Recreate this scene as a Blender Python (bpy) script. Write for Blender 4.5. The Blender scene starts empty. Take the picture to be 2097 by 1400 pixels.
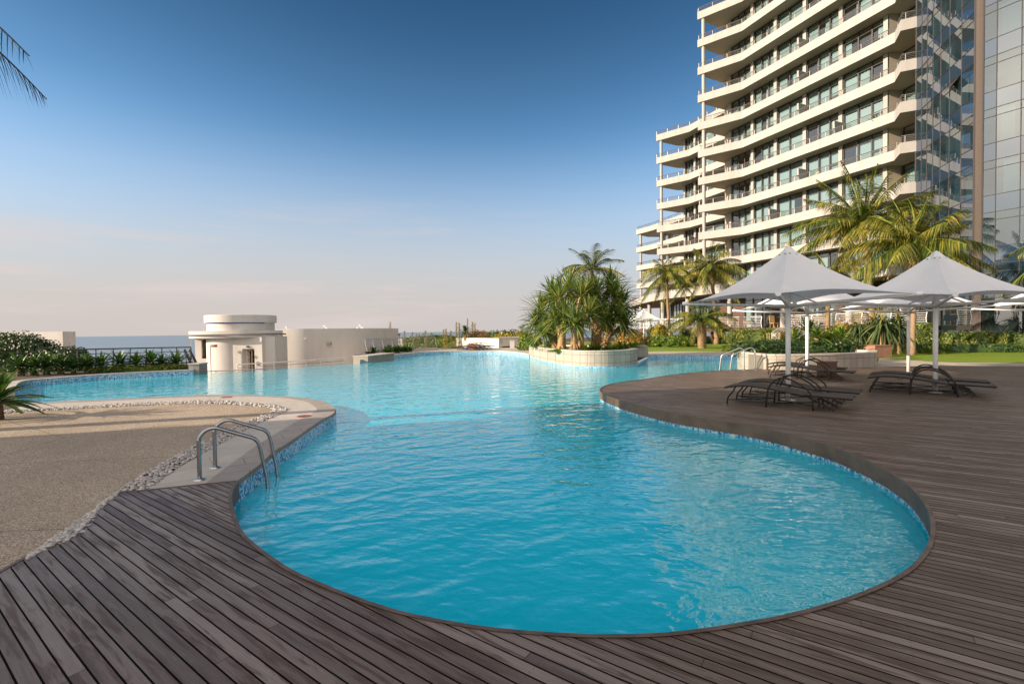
import bpy, math, random
from mathutils import Vector, Matrix
from mathutils.geometry import tessellate_polygon
rnd = random.Random(7)
R = math.radians
scene = bpy.context.scene
COL = scene.collection
# ---------------------------------------------------------------- camera
F, CX, CY, EYE = 980.0, 1048.5, 700.0, 1.5
PIT, ROL = math.atan(23 / F), R(0.77)
fw = Vector((0, math.cos(PIT), -math.sin(PIT)))
r0 = Vector((1, 0, 0)); u0 = Vector((0, math.sin(PIT), math.cos(PIT)))
rt = math.cos(ROL) * r0 - math.sin(ROL) * u0
up = math.cos(ROL) * u0 + math.sin(ROL) * r0
CAMP = Vector((0, 0, EYE))
def ray(px, py): return fw * F + (px - CX) * rt + (CY - py) * up
def G(px, py, z=0.0):
    d = ray(px, py); t = (z - EYE) / d.z
    return CAMP + d * t
def at(px, py, Y):
    d = ray(px, py); return CAMP + d * (Y / d.y)
cam = bpy.data.cameras.new('camera'); co = bpy.data.objects.new('camera', cam); COL.objects.link(co)
cam.sensor_width = 36; cam.lens = 36 * F / 2097; cam.clip_start = 0.05; cam.clip_end = 60000
M = Matrix((rt, up, -fw)).transposed().to_4x4(); M.translation = CAMP
co.matrix_world = M; scene.camera = co
# ---------------------------------------------------------------- tagging
def tag(o, label=None, cat=None, group=None, kind=None):
    if label: o['label'] = label
    if cat: o['category'] = cat
    if group: o['group'] = group
    if kind: o['kind'] = kind
    return o
def empty(name, loc, rz=0, label=None, cat=None, group=None):
    o = bpy.data.objects.new(name, None); COL.objects.link(o)
    o.location = loc; o.rotation_euler = (0, 0, rz); o.empty_display_size = .2
    return tag(o, label, cat, group)
def copy_tree(o, parent=None):
    c = o.copy(); COL.objects.link(c)
    if parent is not None: c.parent = parent
    for ch in list(o.children): copy_tree(ch, c)
    return c
# ---------------------------------------------------------------- mesh builder
class MB:
    def __init__(s): s.v = []; s.f = []; s.m = []
    def poly(s, pts, mi=0):
        n = len(s.v); s.v += [tuple(p) for p in pts]; s.f.append(tuple(range(n, n + len(pts)))); s.m.append(mi)
    def obox(s, o, ax, ay, az, mi=0):
        o, ax, ay, az = Vector(o), Vector(ax), Vector(ay), Vector(az)
        n = len(s.v)
        for k in range(8):
            s.v.append(tuple(o + ax * (k & 1) + ay * (k >> 1 & 1) + az * (k >> 2 & 1)))
        for q in ((0, 2, 3, 1), (4, 5, 7, 6), (0, 1, 5, 4), (2, 6, 7, 3), (0, 4, 6, 2), (1, 3, 7, 5)):
            s.f.append(tuple(n + i for i in q)); s.m.append(mi)
    def box(s, cx, cy, cz, sx, sy, sz, rz=0, mi=0):
        c, n = math.cos(rz), math.sin(rz)
        ax = Vector((c, n, 0)) * sx; ay = Vector((-n, c, 0)) * sy; az = Vector((0, 0, sz))
        s.obox(Vector((cx, cy, cz)) - ax / 2 - ay / 2 - az / 2, ax, ay, az, mi)
    def bar(s, p, q, w, h, mi=0, upv=(0, 0, 1)):
        p, q = Vector(p), Vector(q); d = q - p
        u = Vector(upv); a = d.cross(u)
        if a.length < 1e-6: a = d.cross(Vector((1, 0, 0)))
        a.normalize(); b = a.cross(d).normalized()
        s.obox(p - a * w / 2 - b * h / 2, d, a * w, b * h, mi)
    def prism(s, pl, z0, z1, mi=0, side=None, bottom=True):
        side = mi if side is None else side
        pl = [Vector((p[0], p[1], 0)) for p in pl]
        tr = tessellate_polygon([pl]); n = len(s.v); k = len(pl)
        s.v += [(p.x, p.y, z1) for p in pl] + [(p.x, p.y, z0) for p in pl]
        for t in tr:
            a, b, c = (pl[i] for i in t)
            if (b - a).cross(c - a).z < 0: t = (t[0], t[2], t[1])
            s.f.append(tuple(n + i for i in t)); s.m.append(mi)
            if bottom: s.f.append(tuple(n + k + i for i in reversed(t))); s.m.append(mi)
        ar = sum(pl[i].x * pl[(i + 1) % k].y - pl[(i + 1) % k].x * pl[i].y for i in range(k))
        for i in range(k):
            j = (i + 1) % k
            q = (n + i, n + k + i, n + k + j, n + j)
            s.f.append(q if ar > 0 else q[::-1]); s.m.append(side)
    def flat(s, pl, z, mi=0):
        pl = [Vector((p[0], p[1], 0)) for p in pl]
        tr = tessellate_polygon([pl]); n = len(s.v)
        s.v += [(p.x, p.y, z) for p in pl]
        for t in tr:
            a, b, c = (pl[i] for i in t)
            if (b - a).cross(c - a).z < 0: t = (t[0], t[2], t[1])
            s.f.append(tuple(n + i for i in t)); s.m.append(mi)
    def strip(s, A, B, mi=0):
        n = len(s.v); k = len(A)
        s.v += [tuple(p) for p in A] + [tuple(p) for p in B]
        for i in range(k - 1):
            s.f.append((n + i, n + i + 1, n + k + i + 1, n + k + i)); s.m.append(mi)
    def tube(s, pts, r, n=6, mi=0, cap=True):
        pts = [Vector(p) for p in pts]; k = len(pts)
        rs = r if isinstance(r, (list, tuple)) else [r] * k
        b0 = len(s.v); a = None
        for i in range(k):
            t = (pts[min(i + 1, k - 1)] - pts[max(i - 1, 0)])
            if t.length < 1e-9: t = Vector((0, 0, 1))
            t.normalize()
            if a is None:
                a = t.cross(Vector((0, 0, 1)))
                if a.length < 1e-3: a = t.cross(Vector((1, 0, 0)))
            a = (a - t * a.dot(t)).normalized(); b = t.cross(a)
            for j in range(n):
                w = 2 * math.pi * j / n
                s.v.append(tuple(pts[i] + (a * math.cos(w) + b * math.sin(w)) * rs[i]))
        for i in range(k - 1):
            for j in range(n):
                j2 = (j + 1) % n
                s.f.append((b0 + i * n + j, b0 + i * n + j2, b0 + (i + 1) * n + j2, b0 + (i + 1) * n + j)); s.m.append(mi)
        if cap:
            s.f.append(tuple(b0 + j for j in reversed(range(n)))); s.m.append(mi)
            s.f.append(tuple(b0 + (k - 1) * n + j for j in range(n))); s.m.append(mi)
    def lathe(s, prof, c, n=32, mi=0, a0=0, a1=2 * math.pi, sx=1, sy=1):
        b0 = len(s.v); k = len(prof); full = abs(a1 - a0 - 2 * math.pi) < 1e-6
        nn = n if full else n + 1
        for i in range(nn):
            w = a0 + (a1 - a0) * i / n
            for r, z in prof: s.v.append((c[0] + r * math.cos(w) * sx, c[1] + r * math.sin(w) * sy, c[2] + z))
        for i in range(n):
            i2 = (i + 1) % nn
            for j in range(k - 1):
                s.f.append((b0 + i * k + j, b0 + i2 * k + j, b0 + i2 * k + j + 1, b0 + i * k + j + 1)); s.m.append(mi)
    def build(s, name, mats, parent=None, smooth=False, loc=None):
        me = bpy.data.meshes.new(name); me.from_pydata(s.v, [], s.f); 
        if not isinstance(mats, (list, tuple)): mats = [mats]
        for m in mats: me.materials.append(m)
        if len(mats) > 1: me.polygons.foreach_set('material_index', s.m)
        if smooth: me.polygons.foreach_set('use_smooth', [True] * len(s.f))
        me.update()
        o = bpy.data.objects.new(name, me); COL.objects.link(o)
        if parent is not None: o.parent = parent
        if loc is not None: o.location = loc
        return o
def smooth_angle(o, ang=40):
    me = o.data
    me.polygons.foreach_set('use_smooth', [True] * len(me.polygons))
    import bmesh
    b = bmesh.new(); b.from_mesh(me)
    for e in b.edges:
        if len(e.link_faces) == 2 and e.calc_face_angle(0) > R(ang): e.smooth = False
    b.to_mesh(me); b.free(); return o
def catmull(P, sub=6, closed=False):
    P = [Vector(p) for p in P]; out = []; n = len(P)
    rng = range(n) if closed else range(n - 1)
    for i in rng:
        p0 = P[(i - 1) % n] if closed or i > 0 else P[i] * 2 - P[i + 1]
        p1 = P[i]; p2 = P[(i + 1) % n]
        p3 = P[(i + 2) % n] if closed or i + 2 < n else p2 * 2 - p1
        for k in range(sub):
            t = k / sub
            out.append(.5 * ((2 * p1) + (p2 - p0) * t + (2 * p0 - 5 * p1 + 4 * p2 - p3) * t * t + (3 * p1 - p0 - 3 * p2 + p3) * t ** 3))
    if not closed: out.append(P[-1])
    return out
def resample(P, n):
    P = [Vector(p) for p in P]; L = [0]
    for i in range(1, len(P)): L.append(L[-1] + (P[i] - P[i - 1]).length)
    out = []; j = 0
    for k in range(n):
        s = L[-1] * k / (n - 1)
        while j < len(P) - 2 and L[j + 1] < s: j += 1
        t = 0 if L[j + 1] == L[j] else (s - L[j]) / (L[j + 1] - L[j])
        out.append(P[j].lerp(P[j + 1], min(max(t, 0), 1)))
    return out
def offset(P, d):
    out = []; n = len(P)
    for i in range(n):
        t = Vector(P[min(i + 1, n - 1)]) - Vector(P[max(i - 1, 0)]); t.z = 0; t.normalize()
        out.append(Vector(P[i]) + Vector((-t.y, t.x, 0)) * d)
    return out
# ---------------------------------------------------------------- materials
class NT:
    def __init__(s, name):
        s.mat = bpy.data.materials.new(name); s.mat.use_nodes = True
        s.t = s.mat.node_tree; s.t.nodes.clear(); s.out = s.n('ShaderNodeOutputMaterial')
    def n(s, ty, **k):
        o = s.t.nodes.new(ty)
        for a, b in k.items(): setattr(o, a, b)
        return o
    def l(s, a, b): s.t.links.new(a, b)
    def val(s, sock, x):
        if hasattr(x, 'type') and hasattr(x, 'node'): s.l(x, sock)
        else: sock.default_value = x
    def math(s, op, a, b=0.0, c=None):
        o = s.n('ShaderNodeMath', operation=op); s.val(o.inputs[0], a); s.val(o.inputs[1], b)
        if c is not None: s.val(o.inputs[2], c)
        return o.outputs[0]
    def mix(s, f, a, b, mode='MIX'):
        o = s.n('ShaderNodeMix', data_type='RGBA', blend_type=mode)
        s.val(o.inputs[0], f); s.val(o.inputs[6], a if not isinstance(a, tuple) else (*a[:3], 1)); s.val(o.inputs[7], b if not isinstance(b, tuple) else (*b[:3], 1))
        return o.outputs[2]
    def pos(s): return s.n('ShaderNodeTexCoord').outputs['Object']
    def geo(s): return s.n('ShaderNodeNewGeometry')
    def noise(s, v, sc, det=3, rough=.55, dist=0):
        o = s.n('ShaderNodeTexNoise'); s.l(v, o.inputs['Vector'])
        o.inputs['Scale'].default_value = sc; o.inputs['Detail'].default_value = det
        o.inputs['Roughness'].default_value = rough; o.inputs['Distortion'].default_value = dist
        return o.outputs['Fac']
    def scale(s, v, xyz):
        o = s.n('ShaderNodeMapping'); s.l(v, o.inputs[0]); o.inputs['Scale'].default_value = xyz; return o.outputs[0]
    def rot(s, v, rz):
        o = s.n('ShaderNodeMapping'); s.l(v, o.inputs[0]); o.inputs['Rotation'].default_value = (0, 0, rz); return o.outputs[0]
    def ramp(s, f, stops):
        o = s.n('ShaderNodeValToRGB'); s.l(f, o.inputs[0]); e = o.color_ramp.elements
        while len(e) < len(stops): e.new(.5)
        for i, (p, c) in enumerate(stops):
            e[i].position = p; e[i].color = (*c, 1) if len(c) == 3 else c
        return o.outputs[0]
    def rng(s, f, a, b, c, d):
        o = s.n('ShaderNodeMapRange'); s.l(f, o.inputs[0])
        for i, x in enumerate((a, b, c, d)): o.inputs[i + 1].default_value = x
        return o.outputs[0]
    def bump(s, h, st=.3, d=.01, normal=None):
        o = s.n('ShaderNodeBump'); s.l(h, o.inputs['Height']); o.inputs['Strength'].default_value = st; o.inputs['Distance'].default_value = d
        if normal is not None: s.l(normal, o.inputs['Normal'])
        return o.outputs[0]
    def pbr(s, col, rough=.6, metal=0.0, normal=None, spec=.5):
        o = s.n('ShaderNodeBsdfPrincipled'); s.val(o.inputs['Base Color'], col if not isinstance(col, tuple) else (*col[:3], 1))
        s.val(o.inputs['Roughness'], rough); s.val(o.inputs['Metallic'], metal); o.inputs['Specular IOR Level'].default_value = spec
        if normal is not None: s.l(normal, o.inputs['Normal'])
        return o
    def done(s, sh): s.l(sh if not hasattr(sh, 'outputs') else sh.outputs[0], s.out.inputs[0]); return s.mat
def simple(name, col, rough=.6, metal=0, var=.12, sc=6, bump=0, bsc=60):
    t = NT(name); p = t.pos(); f = t.noise(p, sc, 4)
    c = t.mix(t.rng(f, .3, .7, 0, 1), tuple(x * (1 - var) for x in col), tuple(min(1, x * (1 + var)) for x in col))
    nm = t.bump(t.noise(p, bsc, 3), bump, .004) if bump else None
    return t.done(t.pbr(c, rough, metal, nm))
def m_paint(name, col, stain=.15):
    t = NT(name); p = t.pos()
    a = t.noise(t.scale(p, (1.3, 1.3, .25)), 1.5, 5, .6)
    b = t.noise(p, .6, 3)
    c = t.mix(t.rng(a, .45, .8, 0, stain), col, (col[0] * .62, col[1] * .52, col[2] * .42))
    c = t.mix(t.rng(b, .3, .7, 0, .12), c, (col[0] * .85, col[1] * .84, col[2] * .82))
    return t.done(t.pbr(c, .7, 0, t.bump(t.noise(p, 45, 3), .12, .003), .25))
def m_leaf(name, c1, c2, c3=None, trans=.35, rough=.45, sc=1.2):
    t = NT(name); g = t.geo(); p = t.pos()
    f = t.n('ShaderNodeMath', operation='ADD'); t.l(g.outputs['Random Per Island'], f.inputs[0])
    t.l(t.rng(t.noise(p, sc, 3), .3, .7, -.45, .45), f.inputs[1])
    c = t.ramp(f.outputs[0], [(0, c1), (.6, c2), (1, c3 or c2)])
    d = t.pbr(c, rough, 0, None, .35)
    tr = t.n('ShaderNodeBsdfTranslucent'); t.l(t.mix(.5, c, (c2[0] * 1.5, c2[1] * 1.4, c2[2] * .6)), tr.inputs[0])
    mx = t.n('ShaderNodeMixShader'); mx.inputs[0].default_value = trans
    t.l(d.outputs[0], mx.inputs[1]); t.l(tr.outputs[0], mx.inputs[2]); return t.done(mx)
MT = {}
DK = Vector((.815, -.579, 0)); DN = Vector((.579, .815, 0)); PITCH = .068
def mk_wood():
    t = NT('weathered_deck_wood'); p = t.pos()
    def dot(vec):
        o = t.n('ShaderNodeVectorMath', operation='DOT_PRODUCT'); t.l(p, o.inputs[0]); o.inputs[1].default_value = vec; return o.outputs['Value']
    u, v = dot(tuple(DK)), dot(tuple(DN))
    bd = t.math('FLOOR', t.math('DIVIDE', v, PITCH))
    def wn(x, y=None):
        o = t.n('ShaderNodeTexWhiteNoise', noise_dimensions='2D'); cb = t.n('ShaderNodeCombineXYZ'); t.val(cb.inputs[0], x)
        if y is not None: t.val(cb.inputs[1], y)
        t.l(cb.outputs[0], o.inputs['Vector']); return o.outputs['Value']
    r1 = wn(bd); us = t.math('DIVIDE', t.math('ADD', u, t.math('MULTIPLY', r1, 9)), 2.6)
    seg = t.math('FLOOR', us); r2 = wn(bd, seg)
    cb = t.n('ShaderNodeCombineXYZ'); t.val(cb.inputs[0], t.math('ADD', t.math('MULTIPLY', u, .9), t.math('MULTIPLY', r2, 40))); t.val(cb.inputs[1], t.math('MULTIPLY', v, 9)); t.val(cb.inputs[2], r2)
    patch = t.noise(cb.outputs[0], 2.4, 5, .62, .4)
    cb2 = t.n('ShaderNodeCombineXYZ'); t.val(cb2.inputs[0], t.math('MULTIPLY', u, 3)); t.val(cb2.inputs[1], t.math('MULTIPLY', v, 190)); t.val(cb2.inputs[2], r2)
    grain = t.noise(cb2.outputs[0], 1.0, 4, .6)
    big = t.noise(p, .7, 3)
    base = t.ramp(r2, [(0, (.098, .064, .047)), (.35, (.158, .113, .087)), (.7, (.21, .158, .127)), (1, (.285, .228, .190))])
    base = t.mix(t.rng(patch, .49, .60, 0, .88), base, (.072, .037, .022))
    base = t.mix(t.rng(patch, .30, .42, .45, 0), base, (.225, .20, .187))
    base = t.mix(t.rng(grain, .35, .7, .38, 0), base, (.055, .042, .034))
    base = t.mix(t.rng(big, .4, .7, 0, .3), base, (.12, .092, .075))
    fr = t.math('FRACT', us)
    jt = t.math('LESS_THAN', fr, .0022)
    base = t.mix(t.math('MULTIPLY', jt, .8), base, (.02, .016, .014))
    du = t.math('MULTIPLY', t.math('SUBTRACT', t.math('FRACT', t.math('DIVIDE', u, .46)), .5), .46)
    dv = t.math('SUBTRACT', t.math('ABSOLUTE', t.math('SUBTRACT', t.math('MULTIPLY', t.math('FRACT', t.math('DIVIDE', v, PITCH)), PITCH), PITCH / 2)), .017)
    scr = t.math('LESS_THAN', t.math('ADD', t.math('MULTIPLY', du, du), t.math('MULTIPLY', dv, dv)), .0034 ** 2)
    base = t.mix(t.math('MULTIPLY', scr, .75), base, (.02, .017, .016))
    h = t.math('ADD', t.math('MULTIPLY', grain, .6), t.math('MULTIPLY', r2, .5))
    return t.done(t.pbr(base, t.rng(patch, .3, .7, .38, .6), 0, t.bump(h, .45, .004), .55))
def mk_mosaic():
    t = NT('blue_mosaic_tile'); p = t.pos(); g = t.geo()
    # a grid of 25 mm chips, by world position along the wall
    v = t.n('ShaderNodeTexVoronoi', feature='F1', distance='CHEBYCHEV'); v.inputs['Scale'].default_value = 40; v.inputs['Randomness'].default_value = 0
    t.l(p, v.inputs['Vector'])
    wn = t.n('ShaderNodeTexWhiteNoise', noise_dimensions='3D'); t.l(v.outputs['Position'], wn.inputs['Vector'])
    c = t.ramp(wn.outputs['Value'], [(0, (.015, .08, .26)), (.18, (.03, .20, .46)), (.4, (.12, .40, .60)), (.62, (.36, .56, .64)), (1, (.66, .70, .70))])
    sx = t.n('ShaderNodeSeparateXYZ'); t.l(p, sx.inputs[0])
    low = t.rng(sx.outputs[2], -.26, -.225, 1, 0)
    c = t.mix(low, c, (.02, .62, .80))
    return t.done(t.pbr(c, .18, 0, None, .5))
def mk_poolfloor():
    t = NT('aqua_pool_floor_tile'); p = t.pos()
    f = t.noise(p, 1.6, 4); b = t.noise(p, 9, 3, .6, 1.2)
    c = t.mix(t.rng(f, .35, .65, 0, 1), (.012, .66, .86), (.022, .72, .92))
    c = t.mix(t.rng(b, .55, .68, 0, .18), c, (.09, .80, .95))
    return t.done(t.pbr(c, .5, 0, None, .2))
def mk_water():
    t = NT('pool_water'); p = t.pos()
    a = t.noise(t.scale(t.rot(p, R(-25)), (1.0, 1.7, 1)), 2.2, 0, .4, .7)
    b = t.noise(t.scale(t.rot(p, R(12)), (1.0, 1.5, 1)), 6.5, 0, .4, .6)
    e = t.noise(t.scale(t.rot(p, R(-8)), (1.0, 1.25, 1)), 13, 0, .4, .8)
    h = t.math('ADD', t.math('ADD', a, t.math('MULTIPLY', b, .34)), t.math('MULTIPLY', e, .13))
    nm = t.bump(h, .5, .038)
    fr = t.n('ShaderNodeFresnel'); fr.inputs[0].default_value = 1.9; t.l(nm, fr.inputs['Normal'])
    gl = t.n('ShaderNodeBsdfGlossy'); gl.inputs['Roughness'].default_value = .012; t.l(nm, gl.inputs['Normal']); gl.inputs[0].default_value = (1, 1, 1, 1)
    tr = t.n('ShaderNodeBsdfTransparent'); tr.inputs[0].default_value = (.78, .985, .995, 1)
    df = t.n('ShaderNodeBsdfDiffuse')                                         # light scattered back by the water itself
    t.l(t.mix(t.rng(t.noise(p, .35, 3), .35, .65, 0, 1), (.001, .64, .88), (.006, .71, .93)), df.inputs[0])
    bd = t.n('ShaderNodeMixShader'); bd.inputs[0].default_value = .62; t.l(tr.outputs[0], bd.inputs[1]); t.l(df.outputs[0], bd.inputs[2])
    mx = t.n('ShaderNodeMixShader'); t.l(fr.outputs[0], mx.inputs[0]); t.l(bd.outputs[0], mx.inputs[1]); t.l(gl.outputs[0], mx.inputs[2])
    return t.done(mx)
def mk_sea():
    t = NT('sea_water'); p = t.pos()
    a = t.noise(t.scale(p, (.05, .14, 1)), 1.0, 5, .65, .3)
    c = t.mix(t.rng(t.noise(t.scale(p, (.002, .012, 1)), 1, 4), .35, .65, 0, 1), (.12, .17, .22), (.17, .22, .27))
    return t.done(t.pbr(c, .32, 0, t.bump(a, .55, .8), .4))
def mk_aggregate():
    t = NT('exposed_aggregate'); p = t.pos()
    v = t.n('ShaderNodeTexVoronoi', feature='F1'); v.inputs['Scale'].default_value = 120; t.l(p, v.inputs['Vector'])
    wn = t.n('ShaderNodeTexWhiteNoise', noise_dimensions='3D'); t.l(v.outputs['Position'], wn.inputs['Vector'])
    c = t.ramp(wn.outputs['Value'], [(0, (.16, .125, .095)), (.3, (.31, .245, .18)), (.7, (.46, .37, .275)), (1, (.66, .56, .45))])
    c = t.mix(t.rng(t.noise(p, .9, 5), .35, .7, 0, .35), c, (.17, .135, .10))
    v2 = t.n('ShaderNodeTexVoronoi', feature='DISTANCE_TO_EDGE', voronoi_dimensions='2D'); v2.inputs['Scale'].default_value = .33; t.l(t.rot(p, .5), v2.inputs['Vector'])
    crack = t.math('LESS_THAN', v2.outputs['Distance'], .0016)
    c = t.mix(t.math('MULTIPLY', crack, .8), c, (.04, .032, .026))
    return t.done(t.pbr(c, .85, 0, t.bump(v.outputs['Distance'], .8, .006), .2))
def mk_stone(name, c1, c2, w, h, joint=.012, rz=0, mode='xy'):
    t = NT(name); p = t.pos()
    if mode != 'xy':
        sp = t.n('ShaderNodeSeparateXYZ'); t.l(p, sp.inputs[0]); cb = t.n('ShaderNodeCombineXYZ')
        t.l(sp.outputs[0], cb.inputs[0]); t.l(sp.outputs[2], cb.inputs[1]); q = cb.outputs[0]
    else: q = t.rot(p, rz)
    b = t.n('ShaderNodeTexBrick'); t.l(q, b.inputs['Vector']); b.offset = .5 if mode == 'xy' else 0
    b.inputs['Scale'].default_value = 1; b.inputs['Mortar Size'].default_value = joint / 2; b.inputs['Brick Width'].default_value = w; b.inputs['Row Height'].default_value = h
    b.inputs['Mortar Smooth'].default_value = .1
    b.inputs['Color1'].default_value = (*c1, 1); b.inputs['Color2'].default_value = (*c2, 1); b.inputs['Mortar'].default_value = tuple(x * .45 for x in c1) + (1,)
    c = t.mix(t.rng(t.noise(p, 5, 5, .65), .35, .75, 0, .35), b.outputs['Color'], tuple(x * .62 for x in c1))
    c = t.mix(t.rng(t.noise(t.scale(p, (1, 1, .3)), 1.7, 4), .5, .8, 0, .25), c, (c1[0] * .7, c1[1] * .6, c1[2] * .48))
    return t.done(t.pbr(c, .7, 0, t.bump(b.outputs['Fac'], -.4, .004), .3))
def mk_grass():
    t = NT('lawn_grass'); p = t.pos()
    f = t.noise(p, 60, 4, .7); g = t.noise(p, 1.2, 4)
    c = t.mix(t.rng(f, .3, .7, 0, 1), (.09, .15, .015), (.25, .34, .04))
    c = t.mix(t.rng(g, .35, .7, 0, .5), c, (.16, .21, .025))
    return t.done(t.pbr(c, .8, 0, t.bump(f, .9, .03), .15))
def mk_glass(name, refl, tint, rough=0.0, body=None, bodyf=0.0):
    t = NT(name); lw = t.n('ShaderNodeFresnel'); lw.inputs[0].default_value = 1.5
    gl = t.n('ShaderNodeBsdfGlossy'); gl.inputs['Roughness'].default_value = rough; gl.inputs[0].default_value = (.95, .97, 1, 1)
    tr = t.n('ShaderNodeBsdfTransparent'); tr.inputs[0].default_value = (*tint, 1); low = tr.outputs[0]
    if body:
        d = t.n('ShaderNodeBsdfDiffuse'); d.inputs[0].default_value = (*body, 1); m0 = t.n('ShaderNodeMixShader'); m0.inputs[0].default_value = bodyf
        t.l(tr.outputs[0], m0.inputs[1]); t.l(d.outputs[0], m0.inputs[2]); low = m0.outputs[0]
    mx = t.n('ShaderNodeMixShader'); t.l(t.math('MINIMUM', t.math('ADD', lw.outputs[0], refl), 1.0), mx.inputs[0])
    t.l(low, mx.inputs[1]); t.l(gl.outputs[0], mx.inputs[2]); return t.done(mx)
def mk_trunk(name, c1, c2, ring=9, bs=.6):
    t = NT(name); p = t.pos(); sp = t.n('ShaderNodeSeparateXYZ'); t.l(p, sp.inputs[0])
    w = t.math('FRACT', t.math('ADD', t.math('MULTIPLY', sp.outputs[2], ring), t.math('MULTIPLY', t.noise(p, 3, 2), .8)))
    f = t.noise(t.scale(p, (8, 8, 22)), 1, 4)
    c = t.mix(t.rng(f, .3, .7, 0, 1), c1, c2)
    c = t.mix(t.rng(w, .0, .25, .55, 0), c, tuple(x * .45 for x in c1))
    return t.done(t.pbr(c, .85, 0, t.bump(t.math('ADD', w, f), bs, .02), .2))
def mk_fabric(name, col, trans=.25):
    t = NT(name); p = t.pos(); f = t.noise(p, 2.2, 4)
    c = t.mix(t.rng(f, .3, .7, 0, .5), col, tuple(x * .88 for x in col))
    d = t.pbr(c, .8, 0, t.bump(t.noise(p, 350, 2), .15, .001), .2)
    tr = t.n('ShaderNodeBsdfTranslucent'); t.l(c, tr.inputs[0]); mx = t.n('ShaderNodeMixShader'); mx.inputs[0].default_value = trans
    t.l(d.outputs[0], mx.inputs[1]); t.l(tr.outputs[0], mx.inputs[2]); return t.done(mx)
def mk_sling():
    t = NT('brown_mesh_sling'); p = t.pos()
    w = t.n('ShaderNodeTexWave', wave_type='BANDS'); w.inputs['Scale'].default_value = 40; t.l(p, w.inputs[0])
    c = t.mix(w.outputs['Fac'], (.030, .022, .019), (.060, .046, .040))
    return t.done(t.pbr(c, .62, 0, t.bump(w.outputs['Fac'], .3, .002), .4))
MT['wood'] = mk_wood(); MT['mosaic'] = mk_mosaic(); MT['floor'] = mk_poolfloor(); MT['water'] = mk_water(); MT['sea'] = mk_sea()
MT['agg'] = mk_aggregate(); MT['grass'] = mk_grass()
MT['under'] = simple('dark_gap', (.012, .010, .009), .9)
MT['fascia'] = simple('fascia_board', (.13, .088, .06), .55, 0, .35, 3, .3, 30)
MT['rim'] = simple('rim_board', (.105, .075, .06), .55, 0, .35, 7, .3, 40)
MT['coping'] = mk_stone('grey_coping_stone', (.30, .27, .245), (.36, .32, .29), .62, .30, .010, R(-35))
MT['pavers'] = mk_stone('pale_stone_paver', (.45, .41, .365), (.50, .455, .40), 1.3, .46, .008, R(-38))
MT['farpave'] = mk_stone('terrace_paving', (.42, .37, .31), (.47, .41, .35), .6, .6, .012)
MT['pwall'] = mk_stone('travertine_cladding', (.36, .32, .262), (.43, .38, .315), .3, .36, .020, 0, 'xz')
MT['block'] = mk_stone('grey_stone_block', (.30, .26, .22), (.36, .31, .26), .6, .3, .008, 0, 'xz')
MT['pebble'] = simple('river_pebble', (.40, .365, .335), .55, 0, .45, 23)
MT['soil'] = simple('planting_soil', (.055, .038, .026), .95, 0, .4, 8, .6, 30)
MT['white'] = m_paint('white_render', (.58, .55, .515), .34)
MT['cream'] = m_paint('cream_facade_paint', (.365, .350, .332), .4)
MT['soffit'] = m_paint('buff_facade_paint', (.42, .35, .275), .1)
MT['frame'] = simple('dark_window_frame', (.045, .035, .032), .4)
MT['steel'] = simple('brushed_steel', (.55, .53, .51), .28, 1, .08, 20)
MT['dsteel'] = simple('ladder_steel', (.36, .35, .36), .25, 1, .1, 20)
MT['railg'] = simple('painted_rail', (.20, .19, .18), .45, .4)
MT['raild'] = simple('dark_handrail', (.06, .055, .05), .4, .3)
MT['wmetal'] = simple('white_powder_coat', (.76, .75, .74), .4, 0, .04, 3)
MT['canvas'] = mk_fabric('white_canvas', (.83, .83, .85), .22)
MT['sling'] = mk_sling()
MT['bmetal'] = simple('bronze_frame', (.022, .018, .016), .38, .5)
MT['curtain'] = mk_fabric('pale_curtain', (.40, .50, .51), .3)
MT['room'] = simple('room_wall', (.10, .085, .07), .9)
MT['pane'] = mk_glass('window_glass', .10, (.80, .90, .88))
MT['tglass'] = mk_glass('tower_vision_glass', .11, (.26, .38, .43), 0.0, (.03, .07, .10), .3)
MT['tspan'] = mk_glass('tower_spandrel_glass', .10, (.2, .3, .4), 0.0, (.016, .034, .062), 1.0)
MT['mullion'] = simple('plum_mullion', (.016, .010, .012), .7)
MT['corner'] = simple('bronze_corner_cladding', (.05, .034, .024), .6)
MT['brownwood'] = simple('stained_timber', (.085, .042, .026), .6, 0, .3, 9)
MT['wicker'] = simple('brown_wicker', (.10, .055, .038), .7, 0, .4, 60, .6, 90)
MT['terra'] = simple('terracotta_box', (.30, .145, .09), .75, 0, .15, 5)
MT['tan'] = simple('tan_upholstery', (.42, .33, .22), .8)
MT['blue'] = simple('blue_plastic', (.05, .25, .5), .5)
MT['red'] = simple('red_tile', (.30, .055, .04), .6)
MT['black'] = simple('black_plastic', (.02, .02, .02), .5)
MT['slat'] = simple('gold_slat_timber', (.46, .30, .12), .7)
MT['dglass'] = mk_glass('dark_door_glass', .15, (.35, .42, .42), 0, (.02, .03, .03), .7)
MT['palmleaf'] = m_leaf('palm_leaflets', (.022, .048, .008), (.11, .135, .018), (.42, .33, .05), .22, .5, .55)
MT['palmtrunk'] = mk_trunk('palm_trunk', (.34, .23, .14), (.22, .145, .09))
MT['silhouettefrond'] = m_leaf('silhouette_frond', (.010, .010, .006), (.022, .020, .010), (.03, .026, .012), .05)  # near-black leaf colour paints in the look of a backlit silhouette
MT['pandleaf'] = m_leaf('pandanus_straps', (.055, .11, .025), (.15, .205, .042), (.38, .36, .085), .28)
MT['cycadtrunk'] = mk_trunk('cycad_trunk', (.20, .13, .08), (.13, .08, .05), 16, .9)
MT['pandtrunk'] = mk_trunk('pandanus_trunk', (.50, .33, .17), (.33, .20, .10), 13, .9)
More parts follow.
